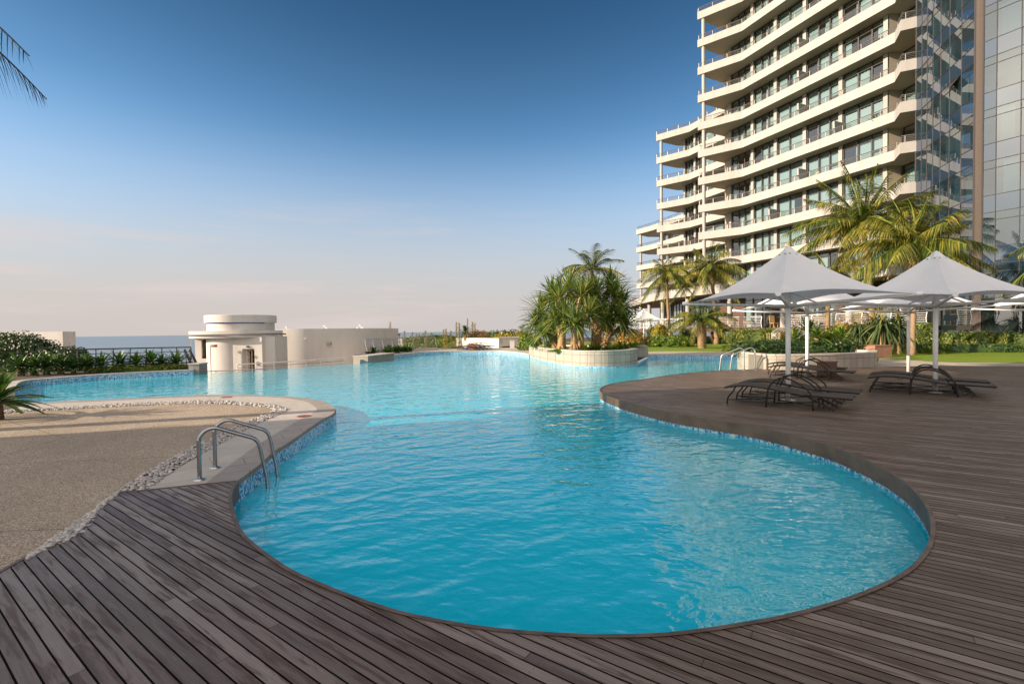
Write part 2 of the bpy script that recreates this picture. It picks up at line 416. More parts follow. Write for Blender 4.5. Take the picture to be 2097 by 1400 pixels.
MT['cycad'] = m_leaf('cycad_straps', (.022, .062, .014), (.05, .11, .02), (.10, .19, .03), .25)
MT['lily'] = m_leaf('lily_straps', (.05, .11, .018), (.14, .22, .03), (.30, .34, .05), .35)
MT['hedge'] = m_leaf('hedge_leaves', (.045, .085, .017), (.11, .15, .028), (.27, .28, .06), .25)
MT['dhedge'] = m_leaf('dark_hedge_leaves', (.016, .042, .012), (.036, .075, .018), (.08, .13, .03), .2)
MT['yellow'] = m_leaf('yellow_green_leaves', (.14, .15, .03), (.33, .28, .04), (.50, .36, .06), .35)
MT['aloe'] = m_leaf('aloe_leaves', (.03, .06, .02), (.07, .105, .035), (.16, .18, .06), .1)
MT['flower'] = simple('pale_blossom', (.75, .68, .62), .7)
MT['orange'] = m_leaf('orange_blooms', (.16, .13, .035), (.34, .23, .05), (.46, .26, .06), .3)
MT['dead'] = m_leaf('dry_fronds', (.20, .12, .05), (.36, .24, .10), (.45, .32, .15), .2)
def mk_lamp(name, col, st):
    t = NT(name); e = t.n('ShaderNodeEmission'); e.inputs[0].default_value = (*col, 1); e.inputs[1].default_value = st; return t.done(e)
MT['uvlamp'] = mk_lamp('violet_strip_lamp', (.45, .25, 1.0), .07)
# ---------------------------------------------------------------- world and sun
SUND = Vector((.958, .287, 0)).normalized(); SEL = R(18)
HZ_L, HZ_R, FILL_CLOUD = (2.95, 2.62, 2.50, 1), (2.55, 2.66, 2.88, 1), (8.0, 7.1, 6.3, 1)
w = bpy.data.worlds.new("World"); scene.world = w; w.use_nodes = True
nt = w.node_tree; nt.nodes.clear()
wo = nt.nodes.new('ShaderNodeOutputWorld'); bg = nt.nodes.new('ShaderNodeBackground'); sk = nt.nodes.new('ShaderNodeTexSky')
sk.sky_type = 'NISHITA'; sk.sun_disc = False; sk.sun_elevation = SEL; sk.sun_rotation = math.atan2(-SUND.x, -SUND.y) % (2 * math.pi)
sk.altitude = 0; sk.air_density = 1.0; sk.dust_density = 1.0; sk.ozone_density = 3.0
L = nt.links.new
def wnode(ty, **k):
    o = nt.nodes.new(ty)
    for a, b in k.items(): setattr(o, a, b)
    return o
def wrng(v, a, b, c, d):
    o = wnode('ShaderNodeMapRange', interpolation_type='SMOOTHSTEP'); L(v, o.inputs[0])
    for i, x in enumerate((a, b, c, d)): o.inputs[i + 1].default_value = x
    return o.outputs[0]
def wmix(f, a, b, mode='MIX'):
    o = wnode('ShaderNodeMix', data_type='RGBA', blend_type=mode)
    for s, x in ((o.inputs[0], f), (o.inputs[6], a), (o.inputs[7], b)):
        if hasattr(x, 'node'): L(x, s)
        else: s.default_value = x
    return o.outputs[2]
def wmath(op, a, b):
    o = wnode('ShaderNodeMath', operation=op)
    for s, x in ((o.inputs[0], a), (o.inputs[1], b)):
        if hasattr(x, 'node'): L(x, s)
        else: s.default_value = x
    return o.outputs[0]
tcw = wnode('ShaderNodeTexCoord'); D_ = tcw.outputs['Generated']
sxw = wnode('ShaderNodeSeparateXYZ'); L(D_, sxw.inputs[0])
def wdot(v):
    o = wnode('ShaderNodeVectorMath', operation='DOT_PRODUCT'); L(D_, o.inputs[0]); o.inputs[1].default_value = v; return o.outputs['Value']
def wnoise(scl, sc, det=6, r=.6):
    m = wnode('ShaderNodeMapping'); m.inputs['Scale'].default_value = scl; L(D_, m.inputs[0])
    n = wnode('ShaderNodeTexNoise'); n.inputs['Scale'].default_value = sc; n.inputs['Detail'].default_value = det; n.inputs['Roughness'].default_value = r; L(m.outputs[0], n.inputs['Vector']); return n.outputs['Fac']
deep = wmix(1.0, sk.outputs[0], (.80, 1.02, 1.06, 1), 'MULTIPLY')
deep = wmix(wrng(sxw.outputs[2], .16, .62, 0, 1), deep, wmix(1.0, deep, (.24, .36, .42, 1), 'MULTIPLY'))
side = wrng(wdot((-.95, .3, 0)), -.75, .75, 0, 1)                       # paler and pinker toward the sun side
hz = wmix(side, HZ_R, HZ_L)
sky = wmix(wrng(sxw.outputs[2], .02, .40, .97, 0), deep, hz)
cir = wmath('MULTIPLY', wrng(wnoise((1.1, 1.1, 12), 2.4), .47, .72, 0, .7), wrng(sxw.outputs[2], .30, .08, 0, 1))
sky = wmix(cir, sky, (3.4, 2.95, 2.85, 1))
# bright broken cloud on the sun side, added behind the camera as fill light
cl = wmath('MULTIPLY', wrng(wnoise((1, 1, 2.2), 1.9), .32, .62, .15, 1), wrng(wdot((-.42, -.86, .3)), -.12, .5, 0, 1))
sky = wmix(cl, sky, FILL_CLOUD)
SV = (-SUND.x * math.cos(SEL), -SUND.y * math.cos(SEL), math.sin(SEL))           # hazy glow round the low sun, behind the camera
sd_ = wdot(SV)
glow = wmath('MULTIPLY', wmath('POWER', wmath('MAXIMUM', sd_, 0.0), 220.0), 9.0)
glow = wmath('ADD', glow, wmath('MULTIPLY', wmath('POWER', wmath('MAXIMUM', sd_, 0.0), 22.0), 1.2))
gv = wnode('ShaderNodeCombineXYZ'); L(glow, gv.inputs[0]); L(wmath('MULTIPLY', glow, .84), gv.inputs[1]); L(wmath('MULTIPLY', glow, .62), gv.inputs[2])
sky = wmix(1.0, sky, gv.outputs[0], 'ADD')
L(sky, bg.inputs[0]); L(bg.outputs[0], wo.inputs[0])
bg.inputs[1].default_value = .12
sl = bpy.data.lights.new('sun', 'SUN'); so = bpy.data.objects.new('sun', sl); COL.objects.link(so)
sl.energy = 5.0; sl.angle = R(.5); sl.color = (1, .82, .635)
sd = Vector((SUND.x * math.cos(SEL), SUND.y * math.cos(SEL), -math.sin(SEL)))
so.rotation_euler = sd.to_track_quat('-Z', 'Y').to_euler(); so.location = (-30, -5, 30)
scene.view_settings.view_transform = 'Standard'; scene.view_settings.look = 'None'; scene.view_settings.gamma = 1
scene.view_settings.exposure = 0.88
cy = scene.cycles; cy.use_denoising = True; cy.max_bounces = 8; cy.diffuse_bounces = 3; cy.glossy_bounces = 4; cy.transmission_bounces = 4; cy.transparent_max_bounces = 12
cy.caustics_reflective = False; cy.caustics_refractive = False; cy.sample_clamp_indirect = 4; cy.sample_clamp_direct = 0
# ================================================================ GROUND, POOL
ZW = -.21
A_px = [(487,985),(474,1007),(472,1027),(479,1053),(494,1090),(521,1117),(551,1140),(597,1170),(664,1200),(698,1214),(770,1240),(850,1262),(1000,1288),(1150,1300),(1250,1303),(1371,1299),(1500,1282),(1628,1258),(1756,1220),(1842,1181),(1884,1147),(1906,1111),(1910,1072),(1901,1042),(1880,1012),(1850,985),(1799,955),(1713,918),(1628,893),(1542,873),(1457,859),(1371,845),(1285,824),(1243,809),(1229,800),(1236,791.5),(1264,783.5),(1328,775),(1400,764.5),(1470,759),(1560,755.5)]
C_px = [(1556,727),(1480,726.5),(1420,726),(1345,726),(1327.5,727)]
I_px = [(1306,746),(1284,750.6),(1237,753.2),(1178,751.8),(1131,744.7),(1100,737),(1083.6,731.7)]      # island planter, at the water line
E_px = [(1083.2,725.2),(1074,723),(1046,719.6),(1012,718),(943,718.7),(892,720),(844,722.7),(787,730)]
F_px = [(737,743),(680,747.3),(624,751),(554,757),(477,761.8),(410,763.7)]                               # infinity edge, at the water line
H_px = [(396,757),(360,758.6),(280,762.6),(200,767),(120,773),(60,778),(40,783),(32,792),(30,806),(36,820)]
D_px = [(60,824),(120,821),(220,817),(320,812),(418,808),(500,808),(560,810),(600,812),(640,816),(668,822),(684,830),(688,838),(685,846),(661,859),(627,882),(593,906),(565,923),(538,948),(514,966),(490,984)]
Ap = catmull([G(*p) for p in A_px], 6)
Cp = [G(*p) for p in C_px]
Ip = catmull([G(*p, ZW) for p in I_px], 6)
Ep = catmull([G(*p) for p in E_px], 4)
Fp = catmull([G(*p, ZW) for p in F_px], 4)
Hp = catmull([G(*p) for p in H_px], 4)
Dp = catmull([G(*p) for p in D_px], 5)
flatz = lambda P, z: [Vector((p.x, p.y, z)) for p in P]
loop = [Vector((p.x, p.y, 0)) for p in Ap + Cp + Ip + Ep + Fp + Hp + Dp]
pool = []
for p in loop:
    if not pool or (p - pool[-1]).length > .02: pool.append(p)
# water and basin
mb = MB(); mb.flat(pool, ZW)
tag(mb.build('pool_water', MT['water']), 'turquoise rippled water of the freeform pool', kind='structure')
mb = MB(); mb.flat(pool, -1.15, 0)
def wallstrip(P, top, mi=1): mb.strip([Vector((p.x, p.y, -1.15)) for p in P], [Vector((p.x, p.y, top)) for p in P], mi)
wallstrip(Ap, -.03); wallstrip([Ap[-1]] + Cp, -.03); wallstrip([Cp[-1]] + Ip, -.15); wallstrip([Ip[-1]] + Ep, -.03)
wallstrip([Ep[-1], Fp[0]], -.03); wallstrip(Fp, ZW - .006); wallstrip([Fp[-1]] + Hp, -.03); wallstrip([Hp[-1]] + Dp, -.045); wallstrip([Dp[-1], Ap[0]], -.045)
# outer face of the overflow edge
o_ = offset(Fp, -.18); mb.strip(flatz(o_, ZW - .03), flatz(o_, -2.6), 2); mb.strip(flatz(Fp, ZW - .006), flatz(o_, ZW - .03), 2)
pb = mb.build('pool_basin', [MT['floor'], MT['mosaic'], MT['white']]); tag(pb, 'tiled pool basin with blue mosaic band', kind='structure')
# main terrace base sheet
TE = [Vector(p) for p in ((-11.0, 33.4, 0), (-10.6, 35.2, 0), (-6.4, 41.5, 0), (.5, 46.5, 0), (3, 60, 0), (12, 95, 0), (70, 95, 0), (70, -12, 0), (-60, -12, 0), (-60, 19.5, 0), (-21, 21.6, 0), (-14.8, 22.6, 0))]
base = [Vector((p.x, p.y, 0)) for p in Fp[:1]][::-1]
outer = TE + [Vector((p.x, p.y, 0)) for p in [Fp[-1]] + Hp + Dp + Ap + Cp + Ip + Ep]
mb = MB(); mb.flat(outer, -.05)
mb.strip(flatz(TE[:5], -.05), flatz(TE[:5], -6), 1); mb.strip(flatz(TE[-4:], -.05), flatz(TE[-4:], -6), 1)
tag(mb.build('terrace_ground', [MT['soil'], MT['white']]), kind='structure')
mb = MB(); mb.poly([(-60, 22.5, -2.6), (12, 22.5, -2.6), (12, 62, -2.6), (-60, 62, -2.6)])
tag(mb.build('lower_walkway', MT['farpave']), kind='structure')
mb = MB()
mb.poly([(-900, -300, -6), (900, -300, -6), (900, 66, -6), (-900, 66, -6)]); mb.poly([(-900, 66, -6), (900, 66, -6), (900, 120, -21), (-900, 120, -21)])
tag(mb.build('ground', MT['grass']), kind='structure')
mb = MB(); mb.poly([(-45000, 90, -20), (45000, 90, -20), (45000, 50000, -20), (-45000, 50000, -20)])
tag(mb.build('sea', MT['sea']), kind='structure')
# ---------------- timber deck, board by board
dedge = [(418,991.5),(299,1004),(243,1008),(215,1030),(188,1066),(165,1091),(146,1101),(69,1134),(0,1173),(-90,1226)]
de = [G(*p) for p in dedge]
far = [G(1563,756), G(1793,751.5), G(1850,750), G(1921,748.6), G(2097,749.5)]
deck = list(Ap) + far + [Vector((30, 16.5, 0)), Vector((30, -6, 0)), Vector((-9, -6, 0)), Vector((-6.5, 1.2, 0))] + de[::-1]
dk = [Vector((p.x, p.y, 0)) for p in deck]
tris = tessellate_polygon([dk])
mb = MB(); GAP = .0085
def clip(poly, c, keep_ge):
    out = []
    for i in range(len(poly)):
        a, b = poly[i], poly[(i + 1) % len(poly)]
        da, db = a.dot(DN) - c, b.dot(DN) - c
        if not keep_ge: da, db = -da, -db
        if da >= 0: out.append(a)
        if (da >= 0) != (db >= 0): out.append(a.lerp(b, da / (da - db)))
    return out
for t in tris:
    P = [dk[i] for i in t]
    if (P[1] - P[0]).cross(P[2] - P[0]).z < 0: P = [P[0], P[2], P[1]]
    s = [p.dot(DN) for p in P]
    for k in range(math.floor(min(s) / PITCH), math.floor(max(s) / PITCH) + 1):
        q = clip(P, k * PITCH + GAP / 2, True)
        if len(q) > 2: q = clip(q, (k + 1) * PITCH - GAP / 2, False)
        if len(q) > 2: mb.poly(q)
tag(mb.build('timber_deck', MT['wood']), 'weathered grey-brown timber deck around the near end of the pool', kind='structure')
mb = MB(); mb.flat(dk, -.03); tag(mb.build('deck_underside', MT['under']), kind='structure')
mb = MB()
inn = offset(Ap, -.004); inn2 = offset(Ap, -.05)
mb.strip(flatz(Ap, .007), flatz(offset(Ap, -.016), .007), 1)
fo = offset(Ap, .012)
mb.strip(flatz(fo, -.168), flatz(fo, .007), 0); mb.strip(flatz(fo, .007), flatz(Ap, .007), 1); mb.strip(flatz(Ap, -.168), flatz(fo, -.168), 0)
tag(mb.build('deck_edge', [MT['fascia'], MT['rim']]), kind='structure')
mb = MB(); e2 = [G(487,985)] + de
mb.strip(flatz(e2, .005), flatz(offset(e2, -.03), .005)); mb.strip(flatz(e2, -.03), flatz(e2, .005))
tag(mb.build('deck_border', MT['rim']), kind='structure')
# ---------------- left headland: coping, pavers, pebbles, aggregate
M_px = [(60,828),(120,824.5),(220,820),(320,815),(418,811),(480,810.5),(543,811.5),(590,815),(623,820),(640,828),(649,837),(640,846),(610,861),(560,890),(512,921),(465,955),(418,991)]
P_px = [(0,842),(100,836),(200,830),(260,826),(360,822.5),(420,820),(470,821),(520,825.5),(550,828),(575,832),(586,838),(584,844),(560,853),(510,876.5),(438,916),(370,954),(299,1003)]
Q_px = [(0,846),(100,840),(200,834),(300,829),(380,826),(440,826),(490,828.5),(530,832),(556,836),(560,840),(545,848),(500,865),(440,893),(370,927),(300,965),(245,1003)]
Mp = catmull([G(*p) for p in M_px], 5); Pp = catmull([G(*p) for p in P_px], 5); Qp = catmull([G(*p) for p in Q_px], 5)
n = 120
mb = MB(); a, b = resample(Dp, n), resample(Mp, n)
mb.strip(flatz(offset(a, -.02), .0), flatz(b, .0)); mb.strip(flatz(offset(a, -.02), -.045), flatz(offset(a, -.02), 0)); mb.strip(flatz(a, -.045), flatz(offset(a, -.02), -.045))
tag(mb.build('coping', MT['coping']), 'grey stone coping round the headland', kind='structure')
mb = MB(); mb.flat(list(Mp) + list(Pp[::-1]), -.003); tag(mb.build('paver_path', MT['pavers']), kind='structure')
mb = MB(); mb.flat([Vector((-40, Qp[0].y - .4, 0)), Vector((-14, Qp[0].y - .2, 0))] + list(Qp) + [G(*p) for p in ((240,1007),(185,1048),(113,1099),(55,1144),(0,1173),(-90,1226))] + [Vector((-6.5, 1.2, 0)), Vector((-9, -6, 0)), Vector((-40, -6, 0))], -.006)
tag(mb.build('aggregate_paving', MT['agg']), 'tan exposed-aggregate paving left of the pool', kind='structure')
mb = MB(); mb.flat(list(Pp) + list(Qp[::-1]), -.03); mb.flat([G(*p) for p in ((299,1003),(245,1003),(240,1007),(185,1048),(113,1099),(55,1144),(69,1134),(146,1101),(165,1091),(188,1066),(215,1030),(243,1008))], -.034)
tag(mb.build('pebble_bed', MT['soil']), kind='structure')
# pebbles
import bmesh
bm = bmesh.new(); bmesh.ops.create_icosphere(bm, subdivisions=2, radius=1)
ico_v = [v.co.copy() for v in bm.verts]; ico_f = [tuple(v.index for v in f.verts) for f in bm.faces]; bm.free()
bm = bmesh.new(); bmesh.ops.create_icosphere(bm, subdivisions=1, radius=1)
ic1_v = [v.co.copy() for v in bm.verts]; ic1_f = [tuple(v.index for v in f.verts) for f in bm.faces]; bm.free()
mb = MB()
def pebble(c, r, fine=True):
    vs, fs = (ico_v, ico_f) if fine else (ic1_v, ic1_f)
    m = Matrix.Rotation(rnd.uniform(0, 6.28), 3, 'Z') @ Matrix.Rotation(rnd.uniform(-.4, .4), 3, 'X') @ Matrix.Diagonal((r * rnd.uniform(.9, 1.45), r * rnd.uniform(.7, 1), r * rnd.uniform(.45, .75)))
    n = len(mb.v)
    for v in vs: mb.v.append(tuple(m @ v + c))
    for f in fs: mb.f.append(tuple(n + i for i in f)); mb.m.append(0)
pa, qa = resample(Pp, 400), resample(Qp, 400)
for i in range(399):
    L_ = (pa[i + 1] - pa[i]).length; wd = (pa[i] - qa[i]).length; d = pa[i].y
    r = .019 if d < 8 else .026
    for _ in range(max(1, int(L_ * wd / (r * r * 1.9) + rnd.random()))):
        c = pa[i].lerp(pa[i + 1], rnd.random()).lerp(qa[i].lerp(qa[i + 1], rnd.random()), rnd.random())
        pebble(Vector((c.x, c.y, rnd.uniform(-.018, .012))), r * rnd.uniform(.6, 1.25), d < 7.5)
sa = resample([G(*p) for p in ((243,1008),(215,1030),(188,1066),(165,1091),(146,1101),(69,1134))], 90); sb = resample([G(*p) for p in ((240,1007),(212,1027),(185,1048),(113,1099),(90,1117),(55,1144))], 90)
for i in range(90):
    for _ in range(4 + int(60 * (sa[i] - sb[i]).length)):
        c = sa[i].lerp(sb[i], rnd.random()); pebble(Vector((c.x, c.y, rnd.uniform(-.02, .006))) + Vector((rnd.uniform(-.01, .01), rnd.uniform(-.01, .01), 0)), .018 * rnd.uniform(.6, 1.2))
tag(mb.build('pebbles', MT['pebble'], smooth=True), 'strip of rounded pale pebbles between aggregate and pavers', kind='stuff')
# no-diving marks
for (px, py, lab) in ((622, 852, 'red round no-diving mark on the coping near the ladder'), (463, 813, 'red round no-diving mark on the far side of the headland')):
    c = G(px, py); t = empty('depth_mark', (c.x, c.y, .003), 0, lab, 'floor mark', 'red marks set in the coping')
    m1 = MB(); m1.lathe([(.085, 0), (.085, .004), (.12, .004), (.12, 0)], (0, 0, 0), 28); m1.bar((-.065, -.065, .002), (.065, .065, .002), .03, .004); m1.build('ring', MT['red'], t)
# ---------------- far paving, lawn
mb = MB()
kerbR = [G(1560,724), G(1480,719.5), G(1420,719), G(1345,719), G(1330,719.5)]
mb.flat([G(1556,727), G(1480,726.5), G(1420,726), G(1345,726), G(1327.5,727), G(1327.5,719.2)] + kerbR[::-1][1:], -.004)
mb.flat(far[1:] + [G(2097,743), G(1960,742), G(1900,739.5), G(1850,735.5), G(1815,733), G(1800,733)], -.004)
fl = [Vector(p) for p in ((Ip[-1].x, Ip[-1].y, 0), (1.35, 32.2, 0), (2.6, 43.0, 0), (.4, 44.8, 0), (-6.0, 40.8, 0), (-10.4, 34.9, 0), (-10.7, 33.6, 0))]
mb.flat(list(Ep) + fl[::-1], -.004)
hb = offset(Hp, -.0)
tag(mb.build('terrace_paving', MT['farpave']), kind='structure')
mb = MB(); a = resample(Ep, 40); mb.strip(flatz(a, .01), flatz(offset(a, -.35), .01)); mb.strip(flatz(a, -.03), flatz(a, .01)); a = resample(Hp[:-6], 40); mb.strip(flatz(a, .01), flatz(offset(a, -.28), .01)); mb.strip(flatz(a, -.03), flatz(a, .01))
a = [G(*p) for p in C_px]; mb.strip(flatz(a, .01), flatz(offset(a, -.4), .01)); mb.strip(flatz(a, -.03), flatz(a, .01))
tag(mb.build('pool_kerb', MT['pavers']), kind='structure')
mb = MB(); mb.flat([G(1327,719.2)] + kerbR[::-1] + [G(1563,724), Vector((17.6, 20, 0)), G(1800,733), G(1815,733), G(1850,735.5), G(1900,739.5), G(1960,742), G(2097,743), Vector((36, 20, 0)), Vector((36, 30, 0)), Vector((30, 45, 0)), Vector((24, 56, 0)), Vector((6, 62, 0)), Vector((6.5, 40, 0))], .0)
tag(mb.build('lawn', MT['grass']), 'bright green lawn beyond the pool', kind='structure')
# ---------------- planters
def planter(name, front, back, z0, z1, lab, th=.28, mat='pwall'):
    t = empty(name, (front[0].x, front[0].y, 0), 0, lab, 'planter'); o = Vector((front[0].x, front[0].y, 0))
    loc = lambda P: [Vector((p.x, p.y, 0)) - o for p in P]
    fr, bk = loc(front), loc(back); mb = MB()
    ring = fr + bk; n = len(ring); cx = sum(ring, Vector()) / n
    def inset(P):
        out = []
        for i in range(len(P)):
            t_ = (P[(i + 1) % len(P)] - P[i - 1]).normalized(); nn = Vector((-t_.y, t_.x, 0))
            if nn.dot(cx - P[i]) < 0: nn = -nn
            out.append(P[i] + nn * th)
        return out
    inn = inset(ring); cl = lambda P: P + [P[0]]
    mb.strip(flatz(cl(ring), z0), flatz(cl(ring), z1 - .05)); 
    pr = mb.build('wall', MT[mat], t)
    mb = MB(); ro = [p + (p - cx).normalized() * .025 for p in ring]
    mb.strip(flatz(cl(ro), z1 - .05), flatz(cl(ro), z1)); mb.strip(flatz(cl(ro), z1), flatz(cl(inn), z1)); mb.strip(flatz(cl(inn), z1), flatz(cl(inn), z1 - .25)); mb.strip(flatz(cl(ring), z1 - .05), flatz(cl(ro), z1 - .05))
    mb.build('capping', MT['pavers'], t)
    mb = MB(); mb.flat(inn, z1 - .10); mb.build('soil', MT['soil'], t); return t
pf = Ip; pbk = [Vector((1.2, 31.8, 0)), Vector((3.5, 30.6, 0)), Vector((5.6, 28.4, 0)), Vector((6.4, 26.2, 0))]
planter('pool_planter', list(pf), pbk, -.15, .56, 'curved travertine planter holding the pandanus clump at the pool edge')
c0, c1 = at(1306, 730, 25.7), at(1327.5, 730, 25.5)
t = empty('planter_pier', (c0.x, c0.y, 0), 0, 'short shaded stone wall end right of the curved planter', 'wall')
mb = MB(); mb.box((c1.x - c0.x) / 2 + .02, .35, .27, abs(c1.x - c0.x) + .04, .7, .6); mb.build('wall', MT['pwall'], t)
mb = MB(); mb.box((c1.x - c0.x) / 2 + .02, .35, .59, abs(c1.x - c0.x) + .1, .76, .04); mb.build('capping', MT['pavers'], t)
fr = catmull([G(1562.5,756), G(1600,757.6), G(1660,757.5), G(1730,755.2), G(1793,751.5)], 6)
planter('deck_planter', fr, [Vector((14.2, 18.6, 0)), Vector((14.0, 20.4, 0)), Vector((11.8, 21.4, 0)), Vector((9.6, 20.4, 0)), Vector((8.95, 18.6, 0))], -.6, .55, 'long low stone planter at the back of the timber deck')
# ================================================================ HOTEL
S0, DS = 36.2, 3.08
def lv(k): return S0 - DS * k
V2 = lambda x, y: Vector((x, y, 0))
hot = empty('hotel', (25, 45, 0), 0, 'tall cream hotel with stepped wavy balconies rising on the right', 'hotel')
HO = Vector((25, 45, 0))
def loc(P, z): return [Vector((p.x - HO.x, p.y - HO.y, z)) for p in P]
def slab(path, back, z, h=.80, name='balcony', t=.16):
    m = MB(); poly = [p - HO for p in path + back]
    m.prism(poly, z, z + .25, 1, 0)
    inner = offset(path, -t) if (offset(path, -t)[0] - (sum(back, Vector()) / len(back))).length < (path[0] - (sum(back, Vector()) / len(back))).length else offset(path, t)
    po = offset(path, .004 if inner[0] == offset(path, -t)[0] else -.004)
    a0, a1 = loc(po, z - .02), loc(po, z + h); b0, b1 = loc(inner, z - .02), loc(inner, z + h)
    m.strip(a0, a1, 0); m.strip(a1, b1, 0); m.strip(b0, b1, 0); m.strip(a0, b0, 0)
    for i in (0, -1): m.poly([a0[i], a1[i], b1[i], b0[i]], 0)
    return m.build(name, [MT['cream'], MT['soffit']], hot), inner
def rail_mesh(path, z, h, nw, step, r, origin=HO, lean=0):
    m = MB(); L_ = 0
    P = path
    for i in range(nw + 1):
        zz = z + h * (i + 1) / (nw + 1) if nw else z + h
        rr = r * 1.35 if i == nw else r * .62
        m.tube([Vector((p.x - origin.x, p.y - origin.y, zz)) for p in P], rr, 4)
    tot = sum((P[i + 1] - P[i]).length for i in range(len(P) - 1)); n = max(2, int(tot / step) + 1)
    for p in resample(P, n):
        m.tube([Vector((p.x - origin.x, p.y - origin.y, z)), Vector((p.x - origin.x + lean, p.y - origin.y, z + h * .5)), Vector((p.x - origin.x, p.y - origin.y, z + h))], r, 4)
    return m
def window(p, q, z0, z1, parent=hot, name='window', splits=(.37, .70), curt=None, header=.42, org=HO, mid=True, depth=.10, cm='curtain'):
    p, q = p - org, q - org; d = q - p; L_ = d.length; t = d.normalized(); nrm = Vector((t.y, -t.x, 0))   # outward for walls walked left to right seen from the pool
    H = z1 - z0; m = MB()
    def P(s, z, o=0): return p + t * s + nrm * o + Vector((0, 0, z))
    def bar(s0, s1, za, zb, o=0, dd=depth): m.obox(P(s0, za, o - dd), t * (s1 - s0), nrm * dd, Vector((0, 0, zb - za)))
    w_ = .075
    bar(0, L_, z1 - w_, z1); bar(0, L_, z0, z0 + w_); bar(0, w_, z0 + w_, z1 - w_); bar(L_ - w_, L_, z0 + w_, z1 - w_)
    bar(w_, L_ - w_, z1 - header - .05, z1 - header, -.012)
    for s in splits: bar(L_ * s - .055, L_ * s + .055, z0 + w_, z1 - w_, .004)
    if mid and splits: bar(L_ * splits[-1] + .055, L_ - w_, z0 + H * .47, z0 + H * .47 + .07, -.008)
    fr = m.build(name, MT['frame'], parent)
    m = MB(); m.poly([P(w_, z0 + w_, -.06), P(L_ - w_, z0 + w_, -.06), P(L_ - w_, z1 - w_, -.06), P(w_, z1 - w_, -.06)]); m.build('pane', MT['pane'], fr)
    m = MB(); spans = curt if curt is not None else [(0, 1)]
    for a, b in spans:
        n = max(6, int((b - a) * L_ / .09)); top, bot = [], []
        for i in range(n + 1):
            s = L_ * (a + (b - a) * i / n); o = -.22 + .035 * math.sin(i * 2.2 + 5 * a) + rnd.uniform(-.012, .012)
            top.append(P(s, z1 - .12, o)); bot.append(P(s, z0 + .02, o))
        m.strip(bot, top)
    if spans: m.build('curtain', MT[cm], fr, smooth=True)
    return fr
def column(p, z0, z1, r=.16, parent=hot, mat='cream', org=HO, name='column'):
    m = MB(); m.lathe([(r, z0), (r, z1)], (p.x - org.x, p.y - org.y, 0), 14); return m.build(name, MT[mat], parent, smooth=True)
def rand_curt():
    x = rnd.random()
    if x < .42: return [(.02, .98)]
    if x < .6: return [(.02, .34), (.55, .98)]
    if x < .75: return [(.02, .62)]
    if x < .9: return [(.30, .98)]
    return [(.02, .18), (.82, .98)]
# -- main stack
TA, KA, RA, R2, R3 = V2(21.35, 54.7), V2(24.97, 51.8), V2(30.6, 38.4), V2(29.85, 36.9), V2(31.5, 36.1)
pathA = [TA, KA, RA, R2, R3]; backA = [V2(34, 37.0), V2(35, 45), V2(27.4, 56.9), V2(25.2, 56.6)]
wa0 = V2(25.05, 55.2); wdir = V2(.371, -.929).normalized(); wn_ = V2(-.929, -.371)
def on_wall(px, w0=wa0, d=wdir):
    rx = ray(px, 690); rx = V2(rx.x, rx.y)                                    # where that sight line meets the wall
    den = d.x * rx.y - d.y * rx.x; s = -(w0.x * rx.y - w0.y * rx.x) / den
    return w0 + d * s
colpx = [1496, 1541, 1588, 1647, 1720, 1811]
cw = [on_wall(x) for x in colpx]
endA = cw[-1] + wdir * .25
recA0 = endA + V2(1.15, .1); recA1 = recA0 + V2(.25, -3.0)
def pier(p, wd, z0, z1, dp=.42):
    m = MB(); b = p - HO; m.obox(b - wdir * wd / 2 - wn_ * (-.03) - wn_ * 0 + Vector((0, 0, z0)), wdir * wd, wn_ * -dp, Vector((0, 0, z1 - z0))); return m.build('pier', MT['cream'], hot)
mwall = MB()
for k in range(-1, 11):
    z = lv(k)
    if k >= 0:
        _, inner = slab(pathA, backA, z)
        rp = [inner[0].lerp(inner[1], .02)] + inner[1:]
        zr = z + .80
        rail_mesh(rp, zr, .52, 3, 1.5, .03).build('railing', MT['railg'], hot)
        if k == 0:
            bk = [inner[0], V2(25.0, 56.5)]; rail_mesh(bk, zr - .55, .97, 4, 1.2, .022).build('railing', MT['railg'], hot)
    else:
        slab([cw[0] + wn_ * 1.1, RA, R2, R3], [V2(34, 37), V2(35, 45), V2(27.4, 56.9)], z)
    if k == 10: continue
    # floor between slab k+1 (below) and slab k (above)
    zb, zt = lv(k + 1) + .25, z
    for i in range(len(cw)):
        if i == 0 and k < 3: pier(cw[0] + wdir * .06, .12, zb, zt); continue
        pier(cw[i], .34 if i else .3, zb, zt)
    for i in range(len(cw) - 1):
        a, b = cw[i] + wdir * .19, cw[i + 1] - wdir * .19
        sp = (.38, .72) if i != 2 else (.48,)
        if i == 0: sp = (.35, .66)
        window(a - wn_ * .10, b - wn_ * .10, zb, zt, splits=sp, curt=rand_curt(), mid=(i != 2))
    # recess by the glass tower
    m = MB(); a = endA - HO; b = recA0 - HO; m.strip([a + Vector((0, 0, zb)), b + Vector((0, 0, zb))], [a + Vector((0, 0, zt)), b + Vector((0, 0, zt))]); m.build('recess_wall', MT['soffit'], hot)
    window(recA0 + V2(.03, -.1), recA1, zb, zt, splits=(.5,), curt=[(.05, .6)] if k % 2 else [], mid=False)
    if k >= 0:
        column(TA + V2(.62, -.12), lv(k + 1) + .25, z, .19)
    if k in (1, 3, 5, 7, 9) or k in (0, 2, 4, 6):
        pass
